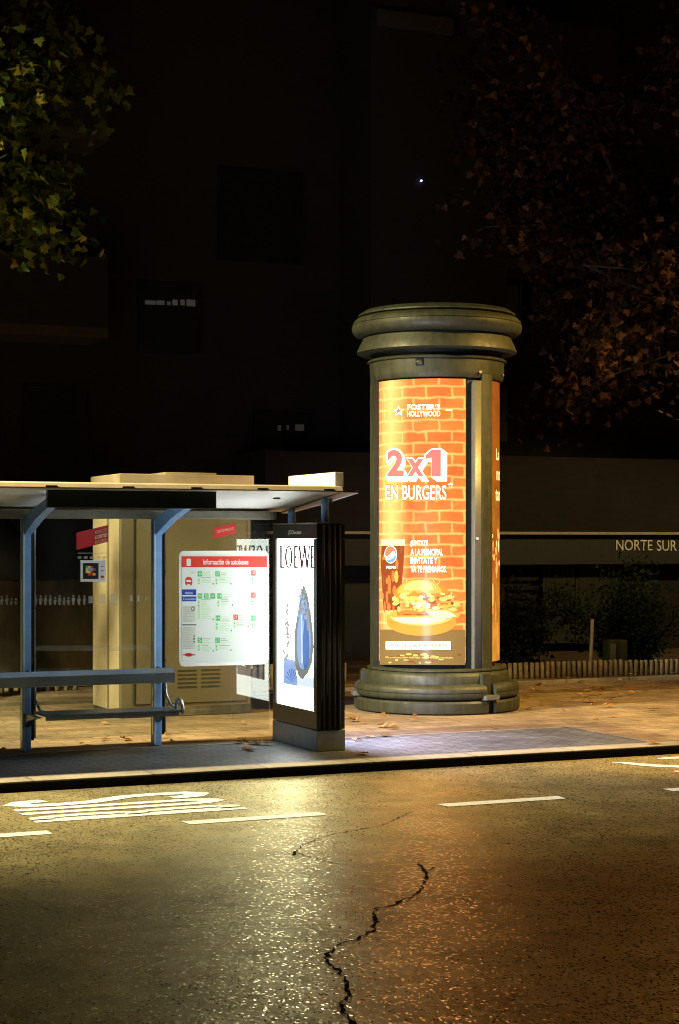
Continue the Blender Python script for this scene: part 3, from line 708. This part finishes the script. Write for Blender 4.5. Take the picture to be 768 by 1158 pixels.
for y in range(687,734,2):
    if not 703 < y < 709: art.rect(207.5,y,random.uniform(212,219),y+.7,M['t_grey'],2)
for y in (719.5,722.5,725.8): art.ell(219.5,y,1,1,M['t_red' if y<721 else 't_dark'],3,8)
art.ell(213.5,740.5,4.5,2.2,M['t_red'],1,12); art.rect(206.5,739.8,221,741.2,M['t_red'],1)
def block(x, y, w, h, n=1, c='t_green', lines=True, strong=1.0):
    for i in range(n): art.rect(x+i*7.2,y,x+i*7.2+5.2,y+6,M[c],1)
    for q in range(n): art.text(random.choice(('14','27','150','5','40')),x+.8+q*7.2,x+4.4+q*7.2,y+1.2,y+4.6,M['t_white'],2)
    art.rect(x,y+7.5,x+2.8,y+h,M['t_lgreen'],1)
    k = y+1
    while k < y+h:
        art.rect(x+(6+7.2*(n-1) if k < y+6 else 4.2),k,x+random.uniform(w*.6,w),k+.9,M[random.choice(('t_lgreen','t_lgreen','t_grey'))],1); k += 1.9
    for q in range(2): art.ell(x+1.4,y+10+q*4,.8,.8,M['t_green'],2,6)
    art.rect(x+w,y+h-.5,x+w+1.3,y+h+.9,M['t_dark'],1)
for x, y, h, n in ((223.5,646,14,1),(243.5,646,14,1),(223.5,671,29,3),(245.5,671,13,1),(244,696,17,1),(223.5,721,15,1),(243.5,721,14,1)): block(x,y,17,h,n)
for x, y, c in ((284,645,'t_red'),(284,670,'t_red'),(284,696,'t_green'),(264,695,'t_red')): block(x,y,16,13,1,c)
mb = MB(); art.into(mb, .0008); mb.build('timetable_sheet', tb, flip=False)

# light box with the fashion poster
bx = thing('advertising_panel', 'tall black double sided light box with white perfume poster at shelter end', 'light box', (6.47,15.25,0))
X0, X1, Y0, Y1, ZT = 6.328, 6.608, 14.72, 15.79, 2.066
mb = MB()
# body: two faces framed, sides with vertical flutes
mb.box((X0+.03,Y0+.01,.19),(X1-.03,Y1-.01,ZT-.005), M['boxside'], .01)
body = mb.build('body', bx)
for xf in (0, 1):                                   # front door frames, both faces
    xa, xb = (X0, X0+.045) if xf == 0 else (X1-.045, X1)
    zb, zt = .36, 1.93; ya, yb = Y0+.075, Y1-.07
    mb = MB()
    mb.box((xa,Y0,zt),(xb,Y1,ZT), M['black'], .006); mb.box((xa,Y0,.195),(xb,Y1,zb), M['black'], .006)
    mb.box((xa,Y0,zb+.001),(xb,ya,zt-.001), M['black'], .004); mb.box((xa,yb,zb+.001),(xb,Y1,zt-.001), M['black'], .004)
    mb.build('door_frame', bx)
mb = MB()                                            # fluted street-side profile
for x in (X0+.065, X0+.12, X0+.175, X0+.225): mb.tube([(x,Y0+.006,.2),(x,Y0+.006,ZT-.01)], .019, M['boxside'], 10)
mb.build('fluting', bx)
mb = MB(); mb.box((X0-.002,Y0-.004,.0),(X1+.002,Y1+.004,.188), M['plinth'], .006); mb.build('plinth', bx)
mb = MB(); mb.box((X0+.004,Y0+.004,ZT+.002),(X1-.004,Y1-.004,ZT+.012), M['steel']); mb.build('top_cap', bx)
art = Art(lambda px,py,l: onX(px,py,X0-.002-l)); art.text('JCDecaux',326,341,599.6,605.2,M['white'],1,.03)
mb = MB(); art.into(mb, .001); mb.build('maker_mark', bx, flip=False)
LE = 10.0
def lg(n, c, k=1.0): M[n] = glow(n, c, k, c, .2)
lg('l_white', (.97,1.0,.95), LE); lg('l_text', (.03,.018,.015)); lg('l_grey', (.3,.33,.33)); lg('l_blue', (.08,.2,.6), .8); lg('l_lblue', (.32,.46,.82), .9); lg('l_olive', (.2,.22,.19)); lg('l_beige', (.5,.46,.4), .8); lg('l_pale', (.6,.7,.95), 1.2)
XP = X0+.02
art = Art(lambda px,py,l: onX(px,py,XP-l))
# LOEWE, tall roman capitals with thin and thick strokes
def stroke(p, q, w, layer=2, m=None): 
    art.poly([(p[0]-w/2,p[1]),(p[0]+w/2,p[1]),(q[0]+w/2,q[1]),(q[0]-w/2,q[1])], m or M['l_text'], layer)
T, B_ = 617, 642.5
art.rect(316.6,T,319.0,B_,M['l_text'],2); art.rect(316.6,B_-1.9,322,B_,M['l_text'],2)
for i in range(24):
    a, c = 2*PI*i/24, 2*PI*(i+1)/24
    o=lambda a:(326.6+4.5*math.cos(a), 629.7+12.9*math.sin(a)); q=lambda a:(326.6+2.1*math.cos(a), 629.7+11.2*math.sin(a))
    art.poly([o(a),o(c),q(c),q(a)], M['l_text'], 2)
for x in (332.4, 351.4):
    art.rect(x,T,x+2.3,B_,M['l_text'],2)
    for y in (T, 629, B_-1.9): art.rect(x,y,x+4.8,y+1.9,M['l_text'],2)
stroke((338.6,T),(341.6,B_),2.3); stroke((344.6,T),(341.6,B_),1.7); stroke((344.6,T),(347.4,B_),2.3); stroke((350.2,T),(347.4,B_),1.7)
for x in (330,333.5,335): art.rect(x,648,x+1.2,649,M['l_grey'],2)
# bottle-like drop with splashes and blue square
art.poly([(320.5,744),(335,747),(336.5,776),(320.5,773)], M['l_lblue'], 2)
for i in range(9):
    a = PI*i/8; art.poly([(330,772),(330+7*math.cos(a)-.7,770-14*math.sin(a)),(330+7*math.cos(a)+.7,770-14*math.sin(a))], M['l_blue'], 3)
art.poly([(336,775),(356,779),(356,766),(336,766)], M['l_pale'], 2)
drop = [(337,690),(339.5,672),(343.5,660),(348,672),(351.5,692),(354,712),(354.8,732),(353,750),(348,762),(342.5,768),(337.5,765),(334,752),(332.6,735),(333.4,712)]
art.poly(drop, M['l_olive'], 3)
art.poly([(343.5+(x-343.5)*.72, 720+(y-720)*.8-1) for x, y in drop], M['l_lblue'], 4)
art.poly([(346+(x-343.5)*.36, 728+(y-720)*.62) for x, y in drop], M['l_blue'], 5)
art.poly([(340.5,690),(341.5,690),(342.5,750),(341,750)], M['l_pale'], 6)
art.poly([(346,690),(349,692),(350.5,715),(347,712)], M['l_grey'], 6)
for i in range(60):
    x = random.gauss(343,4.2); y = random.triangular(650,705,690); art.ell(min(354,max(318,x)),y,random.uniform(.5,1.2),random.uniform(.9,3.6),M[random.choice(['l_grey','l_olive','l_lblue'])],7,7)
for i in range(70):
    y = random.uniform(682,746); x = random.gauss(324.5,1.6); art.ell(x,y,random.uniform(.5,1.4),random.uniform(.8,2.8),M[random.choice(['l_beige','l_beige','l_grey'])],3,7)
mb = MB(); mb.face([(XP,Y0+.06,.35),(XP,Y1-.055,.35),(XP,Y1-.055,1.94),(XP,Y0+.06,1.94)], M['l_white']); art.into(mb, .0006); mb.build('poster', bx, flip=False)
lg('l_violet', (.74,.72,1.0), 55.0)
XQ = X1-.02
mb = MB(); mb.face([(XQ,Y0+.06,.35),(XQ,Y1-.055,.35),(XQ,Y1-.055,1.94),(XQ,Y0+.06,1.94)], M['l_violet']); mb.build('poster', bx, flip=False)

# plate standing on the roof
mb = MB(); mb.box((6.50,14.70,2.40),(6.585,15.81,2.536), M['offwhite'], .004); mb.box((6.52,14.9,2.26),(6.56,15.0,2.40), M['grey_metal']); mb.box((6.52,15.5,2.23),(6.56,15.6,2.40), M['grey_metal'])
tag(mb.build('roof_sign'), 'blank white sign plate standing on right end of shelter roof', 'sign')

# ------------------------------------------------------------------ kiosk behind the shelter
ki = thing('kiosk', 'closed beige box kiosk with olive front standing behind the shelter glass', 'kiosk', (6.4,18.9,0))
kx0, kx1, ky0, ky1, kz = 5.61, 7.11, 18.4, 19.45, 2.64
mb = MB(); mb.box((kx0,ky0,.0),(kx1,ky1,kz-.16), M['kioskside'], .01); mb.build('body', ki)
mb = MB(); mb.box((kx0-.012,ky0+.04,.06),(kx0-.002,ky0+.42,2.44), M['cream']); mb.box((kx0-.02,ky0+.47,.06),(kx0-.002,ky1-.03,2.44), M['cream'], .004); mb.build('side_panel', ki)
mb = MB(); mb.box((kx0-.03,ky0-.03,kz-.158),(kx1+.03,ky1+.03,kz), M['cream'], .01); mb.box((kx0+.55,ky0+.15,kz+.002),(kx1-.35,ky1-.2,kz+.03), M['cream'], .008); mb.build('roof', ki)
mb = MB(); mb.box((kx1-.2,ky0-.024,1.05),(kx1-.15,ky0-.011,1.22), M['steel'], .004); mb.build('lock', ki)
mb = MB(); mb.box((kx0-.004,ky0-.006,.0),(kx1+.004,ky1+.004,.1), M['concrete']); mb.build('base', ki)
mb = MB()
for i in range(5):
    for xq in (6.25, 6.52): mb.box((xq,ky0-.012,.30+i*.045),(xq+.22,ky0-.002,.32+i*.045), M['olive'])
mb.build('vent', ki)
mb = MB(); mb.box((kx0+.14,ky0-.014,.14),(kx0+.16,ky0-.002,2.42), M['darkpaint']); mb.box((kx0+.165,ky0-.01,.14),(kx1-.06,ky0-.002,2.42), M['kioskside'], .003); mb.build('door', ki)

# ------------------------------------------------------------------ edging fences of half-round palings
def palings(name, label, xa, ya, xb, yb, h0=.2, h1=.26, w=.065, pitch=.085):
    mb = MB(); a = Vector((xa,ya,0)); d = Vector((xb-xa,yb-ya,0)); n = int(d.length/pitch); u = d.normalized()
    sect = 0
    for i in range(n):
        if i % 12 == 0: sect = random.uniform(-.012,.012)
        p = a+u*pitch*i; h = random.uniform(h0,h1)*.3+.7*(h0+h1)/2+sect
        k = Vector((random.uniform(-.006,.006), random.uniform(-.008,.008), 0))
        mb.tube([p+Vector((0,0,-.05)), p+k+Vector((0,0,h-.012)), p+k+Vector((0,0,h))], [w/2,w/2,w/2*.7], M['wood'], 7)
    return tag(mb.build(name), label, 'fence', 'low paling fences edging the planting')
palings('paling_fence', 'low wooden paling fence along the soil bed right of the column', 9.9, 21.45, 22, 21.2, .2, .25)
palings('paling_fence', 'low wooden paling fence between the light box and the column', 7.6, 21.75, 9.85, 21.7, .26, .3)
palings('paling_fence', 'low wooden paling fence in front of the stained concrete wall', -2.0, 22.2, 6.4, 22.2, .1, .14, .07, .12)

# ------------------------------------------------------------------ concrete wall at left
mb = MB(); mb.box((-6,23.8,-.3),(8.6,24.05,1.38), M['concrete'], .03)
tag(mb.build('concrete_wall'), 'low stained concrete wall seen through the shelter glass', 'wall')

# ------------------------------------------------------------------ dark apartment building
bd = thing('apartment_building', 'tall dark brick apartment building rising behind the column and trees', 'building', (12,27,0))
FY = 27.5
def FX(px): return onY(px, 600, FY).x
mb = MB()
mb.box((-25,FY,-1.0),(50,FY+10,22), M['brick']); mb.build('wall', bd)
mb = MB(); xw = FX(386)
mb.box((xw-.05,FY-1.3,3.6),(xw+2.5,FY-.003,21.9), M['brick']); mb.build('stair_tower', bd)
# balconies: solid brick parapets with a slab, stacked by storey
for fl in range(4):
    z = 6.75+(fl)*3.05-3.05*0
    for xa, xb in ((FX(498), FX(660)), (FX(820), FX(980)), (FX(-60), FX(100))):
        zz = z if xa > 8 else z-1.55
        mb = MB(); mb.box((xa,FY-1.1,zz-.15),(xb,FY-.003,zz), M['pale_slab']); mb.box((xa,FY-1.1,zz+.002),(xb,FY-.92,zz+1.1), M['brick'])
        mb.box((xa,FY-.918,zz+.002),(xa+.18,FY-.003,zz+1.1), M['brick']); mb.box((xb-.18,FY-.918,zz+.002),(xb,FY-.003,zz+1.1), M['brick'])
        mb.build('balcony', bd)
mb = MB(); mb.box((FX(388),FY-1.42,10.35),(FX(470),FY-1.303,10.6), M['pale_slab']); mb.build('lintel', bd)
M['dim_win'] = glow('dim_lit_blind', (.5,.62,.6), .03); M['dim_win2'] = glow('dim_lit_warm', (.6,.6,.4), .012); M['led'] = glow('blue_led', (.35,.4,1), 9)
def window(px0, py0, px1, py1, glowm=None, slots=(), Y=None):
    Y = Y or FY-.02; a = onY(px0, py1, Y); b = onY(px1, py0, Y)
    mb = MB()
    fr_ = .05
    mb.box((a.x-fr_,Y-.02,a.z-fr_),(b.x+fr_,Y+.018,a.z), M['darkglass']); mb.box((a.x-fr_,Y-.02,b.z),(b.x+fr_,Y+.018,b.z+fr_), M['darkglass'])
    mb.box((a.x-fr_,Y-.02,a.z+.001),(a.x,Y+.018,b.z-.001), M['darkglass']); mb.box((b.x,Y-.02,a.z+.001),(b.x+fr_,Y+.018,b.z-.001), M['darkglass'])
    w = mb.build('window', bd)
    mb = MB(); mb.face([(a.x,Y+.01,a.z),(b.x,Y+.01,a.z),(b.x,Y+.01,b.z),(a.x,Y+.01,b.z)], M['darkglass'])
    for (q0,q1,r0,r1) in slots:
        p = onY(q0,r1,Y+.006); q = onY(q1,r0,Y+.006); mb.face([(p.x,Y+.006,p.z),(q.x,Y+.006,p.z),(q.x,Y+.006,q.z),(p.x,Y+.006,q.z)], glowm)
    pn = mb.build('pane', w, flip=False); pn.matrix_parent_inverse = Matrix.Identity(4)
window(160,325,226,395, M['dim_win'], ((164,176,340,344),(177,186,340,344.5),(189,193,341,345),(195,201,339,345),(204,209,339,345),(211,221,339,346)))
window(290,470,350,540, M['dim_win2'], ((314,318,481,487),(324,327,481,486),(334,344,480,487)))
window(515,140,560,200); window(520,310,600,385); window(590,300,640,395); window(20,230,90,300); window(250,200,340,290); window(30,440,100,510)
p = onY(476,204.5,FY-1.32)
mb = MB(); mb.tube([(p.x,p.y,p.z),(p.x,p.y-.03,p.z)], .013, M['led'], 8); mb.build('alarm_light', bd)
# shop front with ledge
SY = 26.0
sx0 = onY(300,600,SY).x
mb = MB(); mb.box((sx0,SY,2.06),(40,FY-.003,3.35), M['brick']); mb.build('shop_parapet', bd)
mb = MB(); zl = onY(560,602.8,SY-.1).z
mb.box((sx0,SY-.12,zl-.022),(40,SY-.003,zl+.022), M['fascia']); mb.build('ledge', bd)
mb = MB(); mb.box((sx0,SY+.02,1.52),(40,SY+.2,2.03), M['darkpaint']); mb.build('sign_band', bd)
mb = MB(); mb.box((sx0,SY+.5,-.3),(onY(575,700,SY).x,FY-.003,1.9), M['darkpaint']); mb.box((onY(700,700,SY).x,SY+.5,-.3),(40,FY-.003,1.9), M['brick']); mb.build('shop_wall', bd)
def pane(px0,px1,py0,py1):
    Y = SY+.4; a = onY(px0,py1,Y); b = onY(px1,py0,Y); mb = MB()
    mb.box((a.x,Y,a.z),(b.x,Y+.05,b.z), M['darkpaint']); w = mb.build('shop_window', bd)
    mb = MB(); mb.box((a.x+.05,Y-.008,a.z+.05),(b.x-.05,Y-.002,b.z-.02), M['showglass']); o = mb.build('pane', w); o.matrix_parent_inverse = Matrix.Identity(4)
M['showglass'] = plain('shop_glass', (.035,.038,.028), .25, .0, .3)
pane(614,650,622,728); pane(651,701,622,728)
mb = MB(); mb.box((onY(574,700,SY).x,SY+.38,-.3),(onY(613,700,SY).x,SY+.498,1.9), M['brick']); 
for i in range(6):
    a = onY(576,655+i*10,SY+.3); c = onY(609,655+i*10,SY+.3); mb.box((a.x,SY+.30,a.z-.03),(c.x,SY+.36,a.z+.03), M['trunk_pole'] if False else M['redslat'] if 'redslat' in M else M['brick'])
mb.build('slatted_panel', bd)
art = Art(lambda px,py,l: onY(px,py,SY+.016-l)); art.text('NORTE',697,738,610.5,622.5,M['letters'],1); art.text('SUR',743,765.5,611,623,M['letters'],1)
mb = MB(); art.into(mb, .012); sgn = mb.build('shop_sign', None, flip=False)
sd = sgn.modifiers.new('depth', 'SOLIDIFY'); sd.thickness = .02
tag(sgn, 'pale metal letters reading NORTE SUR on the dark shop band', 'sign')

# ------------------------------------------------------------------ leaves and trees
LOBES = [(0,0),(.28,-.06),(.5,.02),(.36,.2),(.56,.42),(.28,.42),(.2,.62),(0,1.0),(-.2,.62),(-.28,.42),(-.56,.42),(-.36,.2),(-.5,.02),(-.28,-.06)]
def leaf(mb, p, size, m, droop=.6, flat=False):
    if flat:
        d = Vector((random.gauss(0,1),random.gauss(0,1),0)).normalized(); n = Vector((random.gauss(0,.25),random.gauss(0,.25),1)).normalized()
    else:
        d = Vector((random.gauss(0,1),random.gauss(0,1),random.gauss(-droop,.6))).normalized(); n = Vector((random.gauss(0,1),random.gauss(0,1),random.gauss(.3,.8))).normalized()
    u = d.cross(n)
    if u.length < 1e-3: return
    u.normalize(); n = u.cross(d); cup = random.uniform(.0,.35)
    mb.face([p+(u*x+d*y+n*cup*abs(x))*size for x, y in LOBES], m)
def tree(label, base, top, nlimb, crown_c, crown_r, nleaf, lm, size, group, seed, keep=None):
    random.seed(seed)
    t = thing('plane_tree', label, 'tree', base, group); base = Vector(base)
    mb = MB(); fork = base+Vector((.1,-.05,top))
    mb.tube([base+Vector((0,0,-.1)), base+Vector((.03,0,.5)), base+Vector((.06,-.03,top*.5)), fork], [.26,.2,.17,.14], M['bark'], 12)
    tips = []; cc = Vector(crown_c)
    for i in range(nlimb):
        a = 2*PI*i/nlimb+random.uniform(-.3,.3)
        e = cc+Vector((math.cos(a)*crown_r[0]*random.uniform(.5,.95), math.sin(a)*crown_r[1]*random.uniform(.5,.95), crown_r[2]*random.uniform(-.75,.8)))
        mid = fork.lerp(e,.5)+Vector((random.gauss(0,.3),random.gauss(0,.3),random.uniform(.1,.6)))
        mb.tube([fork, fork.lerp(mid,.5)+Vector((0,0,.15)), mid, e], [.085,.065,.045,.015], M['bark'], 7)
        for k in range(9):
            s_ = random.uniform(.35,1); q = (fork.lerp(mid,s_*2) if s_ < .5 else mid.lerp(e,s_*2-1))
            w = q+Vector((random.gauss(0,.75),random.gauss(0,.75),random.gauss(-.15,.55)))
            mb.tube([q, q.lerp(w,.5)+Vector((0,0,.06)), w], [.018,.012,.005], M['bark'], 5); tips.append((q,w))
    mb.build('trunk', t)
    mb = MB(); cnt = 0
    while cnt < nleaf:
        q, w = random.choice(tips); c = q.lerp(w, random.uniform(.3,1.05))+Vector((random.gauss(0,.16),random.gauss(0,.16),random.gauss(0,.16)))
        for k in range(random.randint(3,8)):
            p = c+Vector((random.gauss(0,.16),random.gauss(0,.16),random.gauss(-.03,.14)))
            if keep and not keep(p): continue
            leaf(mb, p, random.uniform(size*.6,size*1.15), lm); cnt += 1
    mb.build('crown', t, flip=False)
tree('green leaved plane tree reaching in at top of picture beside the dark sky', (2.5,19.6,0), 3.6, 11, (2.1,19.6,8.7), (3.2,3.1,3.3), 30000, M['leaf_green'], .125, 'plane trees on the pavement', 17)
tree('autumn brown plane tree hanging over the shop sign', (14.3,18.1,0), 3.2, 14, (14.2,18.1,7.0), (4.5,4.0,3.7), 32000, M['leaf_brown'], .105, 'plane trees on the pavement', 23)
# shrubs in the bed
def shrub(label, c, r, n, seed, size=.055):
    random.seed(seed); t = thing('shrub', label, 'shrub', (c[0],c[1],0), 'dark shrubs behind the paling fence')
    mb = MB(); tips = []
    for i in range(16):
        e = Vector((c[0]+random.gauss(0,r[0]*.5), c[1]+random.gauss(0,r[1]*.5), c[2]+random.uniform(-.6,1)*r[2])); b0 = Vector((c[0]+random.gauss(0,.1),c[1]+random.gauss(0,.1),-.02))
        mb.tube([b0, b0.lerp(e,.5)+Vector((0,0,.1)), e], [.02,.012,.004], M['bark'], 5); tips.append((b0.lerp(e,.35),e))
    mb.build('stem', t)
    mb = MB()
    for i in range(n):
        a, e = random.choice(tips); p = a.lerp(e, random.uniform(.0,1.15))+Vector((random.gauss(0,.15),random.gauss(0,.15),random.gauss(0,.13)))
        leaf(mb, p, random.uniform(size*.6,size*1.3), M['leaf_dark'])
    mb.build('foliage', t, flip=False)
shrub('dark bushy shrub beneath the NORTE SUR letters', (14.9,22.6,.75), (1.1,.7,.75), 7000, 31)
shrub('dark leafy shrub growing just right of the advertising column', (12.75,22.5,.75), (.55,.4,.8), 3000, 32)
shrub('small dark shrub filling the gap between light box and column', (9.0,22.5,.8), (.7,.5,.8), 1900, 33)
random.seed(5)
a = G(668,747,0)
mb = MB(); mb.tube([(13.79,22.0,-.05),(13.80,22.0,.3),(13.82,22.0,.78)], [.03,.028,.025], M['trunk_pole'], 9); st_ = mb.build('wooden_stake'); tag(st_, 'pale wooden stake upright behind the paling fence', 'stake')
mb = MB(); mb.box((14.05,21.9,-.05),(14.36,22.1,.47), M['olive'], .01); mb.box((14.06,21.885,.12),(14.15,21.898,.42), M['olive_trim']); tag(mb.build('utility_box'), 'small dark utility box standing behind the paling fence', 'utility box')
# fallen leaves on the pavement
mb = MB()
for i in range(400):
    while True:
        x = random.uniform(2,22); y = random.uniform(15.8,21.3)
        dens = .25 + (.9 if y > 18.3 and x > 8 else 0)
        if random.random() < dens and (Vector((x,y,0))-CC).length > 1.0 and not (5.5<x<7.2 and 18.3<y<19.5): break
    leaf(mb, Vector((x,y,random.uniform(.012,.03))), random.uniform(.04,.1), M['leaf_fallen'], flat=True)
for px, py in ((272,842),(280,846),(284,848),(290,843),(300,842),(276,840),(400,838),(415,834),(430,833),(417,853),(95,842),(120,836),(140,836),(398,812),(402,816),(410,818),(430,822),(440,824),(670,793),(672,797),(690,790),(735,802),(744,842),(560,826),(612,797)):
    for k in range(2):
        p = G(px+random.uniform(-3,3),py+random.uniform(-1,1)); leaf(mb, p+Vector((0,0,.015)), random.uniform(.06,.13), M['leaf_fallen'], flat=True)
o = mb.build('fallen_leaves', flip=False); o['kind'] = 'stuff'; o['label'] = 'dry brown leaves scattered over the pavement and soil'; o['category'] = 'leaves'

# ------------------------------------------------------------------ light
w = bpy.data.worlds.new('World'); S.world = w; w.use_nodes = True
bg = w.node_tree.nodes['Background']; sky = w.node_tree.nodes.new('ShaderNodeTexSky'); sky.sky_type = 'NISHITA'; sky.sun_disc = False
sky.sun_elevation = math.radians(-4); sky.sun_rotation = math.radians(200)
w.node_tree.links.new(sky.outputs[0], bg.inputs[0]); bg.inputs[1].default_value = .012
def lamp(name, loc, target, power, col, spot=140, blend=.6, size=.25):
    l = bpy.data.lights.new(name, 'SPOT'); l.energy = power; l.color = col; l.spot_size = math.radians(spot); l.spot_blend = blend; l.shadow_soft_size = size
    o = bpy.data.objects.new(name, l); COL.objects.link(o); o.location = loc
    o.rotation_euler = (Vector(target)-Vector(loc)).to_track_quat('-Z','Y').to_euler(); return o
lamp('street_lamp_light', (-2.0,15.4,8.8), (3.0,18.3,0), 21000, (1,.82,.42), 95, .7, .18)
lamp('street_lamp_light', (13.2,13.9,6.6), (12.4,17.4,0), 5200, (1,.6,.13), 98, .35, .18)
lamp('street_lamp_light', (20.0,16.5,7.6), (17.2,20.6,0), 2300, (1,.72,.3), 84, .4, .18)  # unseen third lamp, added to brighten the shop sign and ledge
def bowl(loc, power, col):
    l = bpy.data.lights.new('street_lamp_bowl', 'POINT'); l.energy = power; l.color = col; l.shadow_soft_size = .2
    o = bpy.data.objects.new('street_lamp_bowl', l); COL.objects.link(o); o.location = loc
bowl((-2.0,15.4,8.9), 125, (1,.8,.34)); bowl((13.4,13.9,6.8), 330, (1,.46,.16)); bowl((20.0,16.5,7.8), 70, (1,.55,.2))  # last one: spill of the added third lamp
# ------------------------------------------------------------------ camera
cam = bpy.data.cameras.new('Camera'); co = bpy.data.objects.new('Camera', cam); COL.objects.link(co)
co.location = (0,0,CAMH); co.rotation_euler = (PI/2,0,-YAW)
cam.sensor_fit = 'HORIZONTAL'; cam.sensor_width = 36; cam.lens = 36*FPX/768; cam.shift_y = (HY-579)/768
cam.clip_end = 500; S.camera = co
S.view_settings.view_transform = 'Standard'; S.view_settings.look = 'None'; S.view_settings.exposure = 0; S.view_settings.gamma = 1
S.render.engine = 'CYCLES'; S.cycles.use_denoising = True; S.cycles.filter_width = 1.1; S.cycles.max_bounces = 8; S.cycles.transparent_max_bounces = 16
S.cycles.sample_clamp_indirect = 4; S.cycles.use_light_tree = True; S.cycles.caustics_reflective = False
for mm in ('strip','l_white','l_violet','p_brick','p_amber'):
    M[mm].cycles.emission_sampling = 'FRONT_BACK'
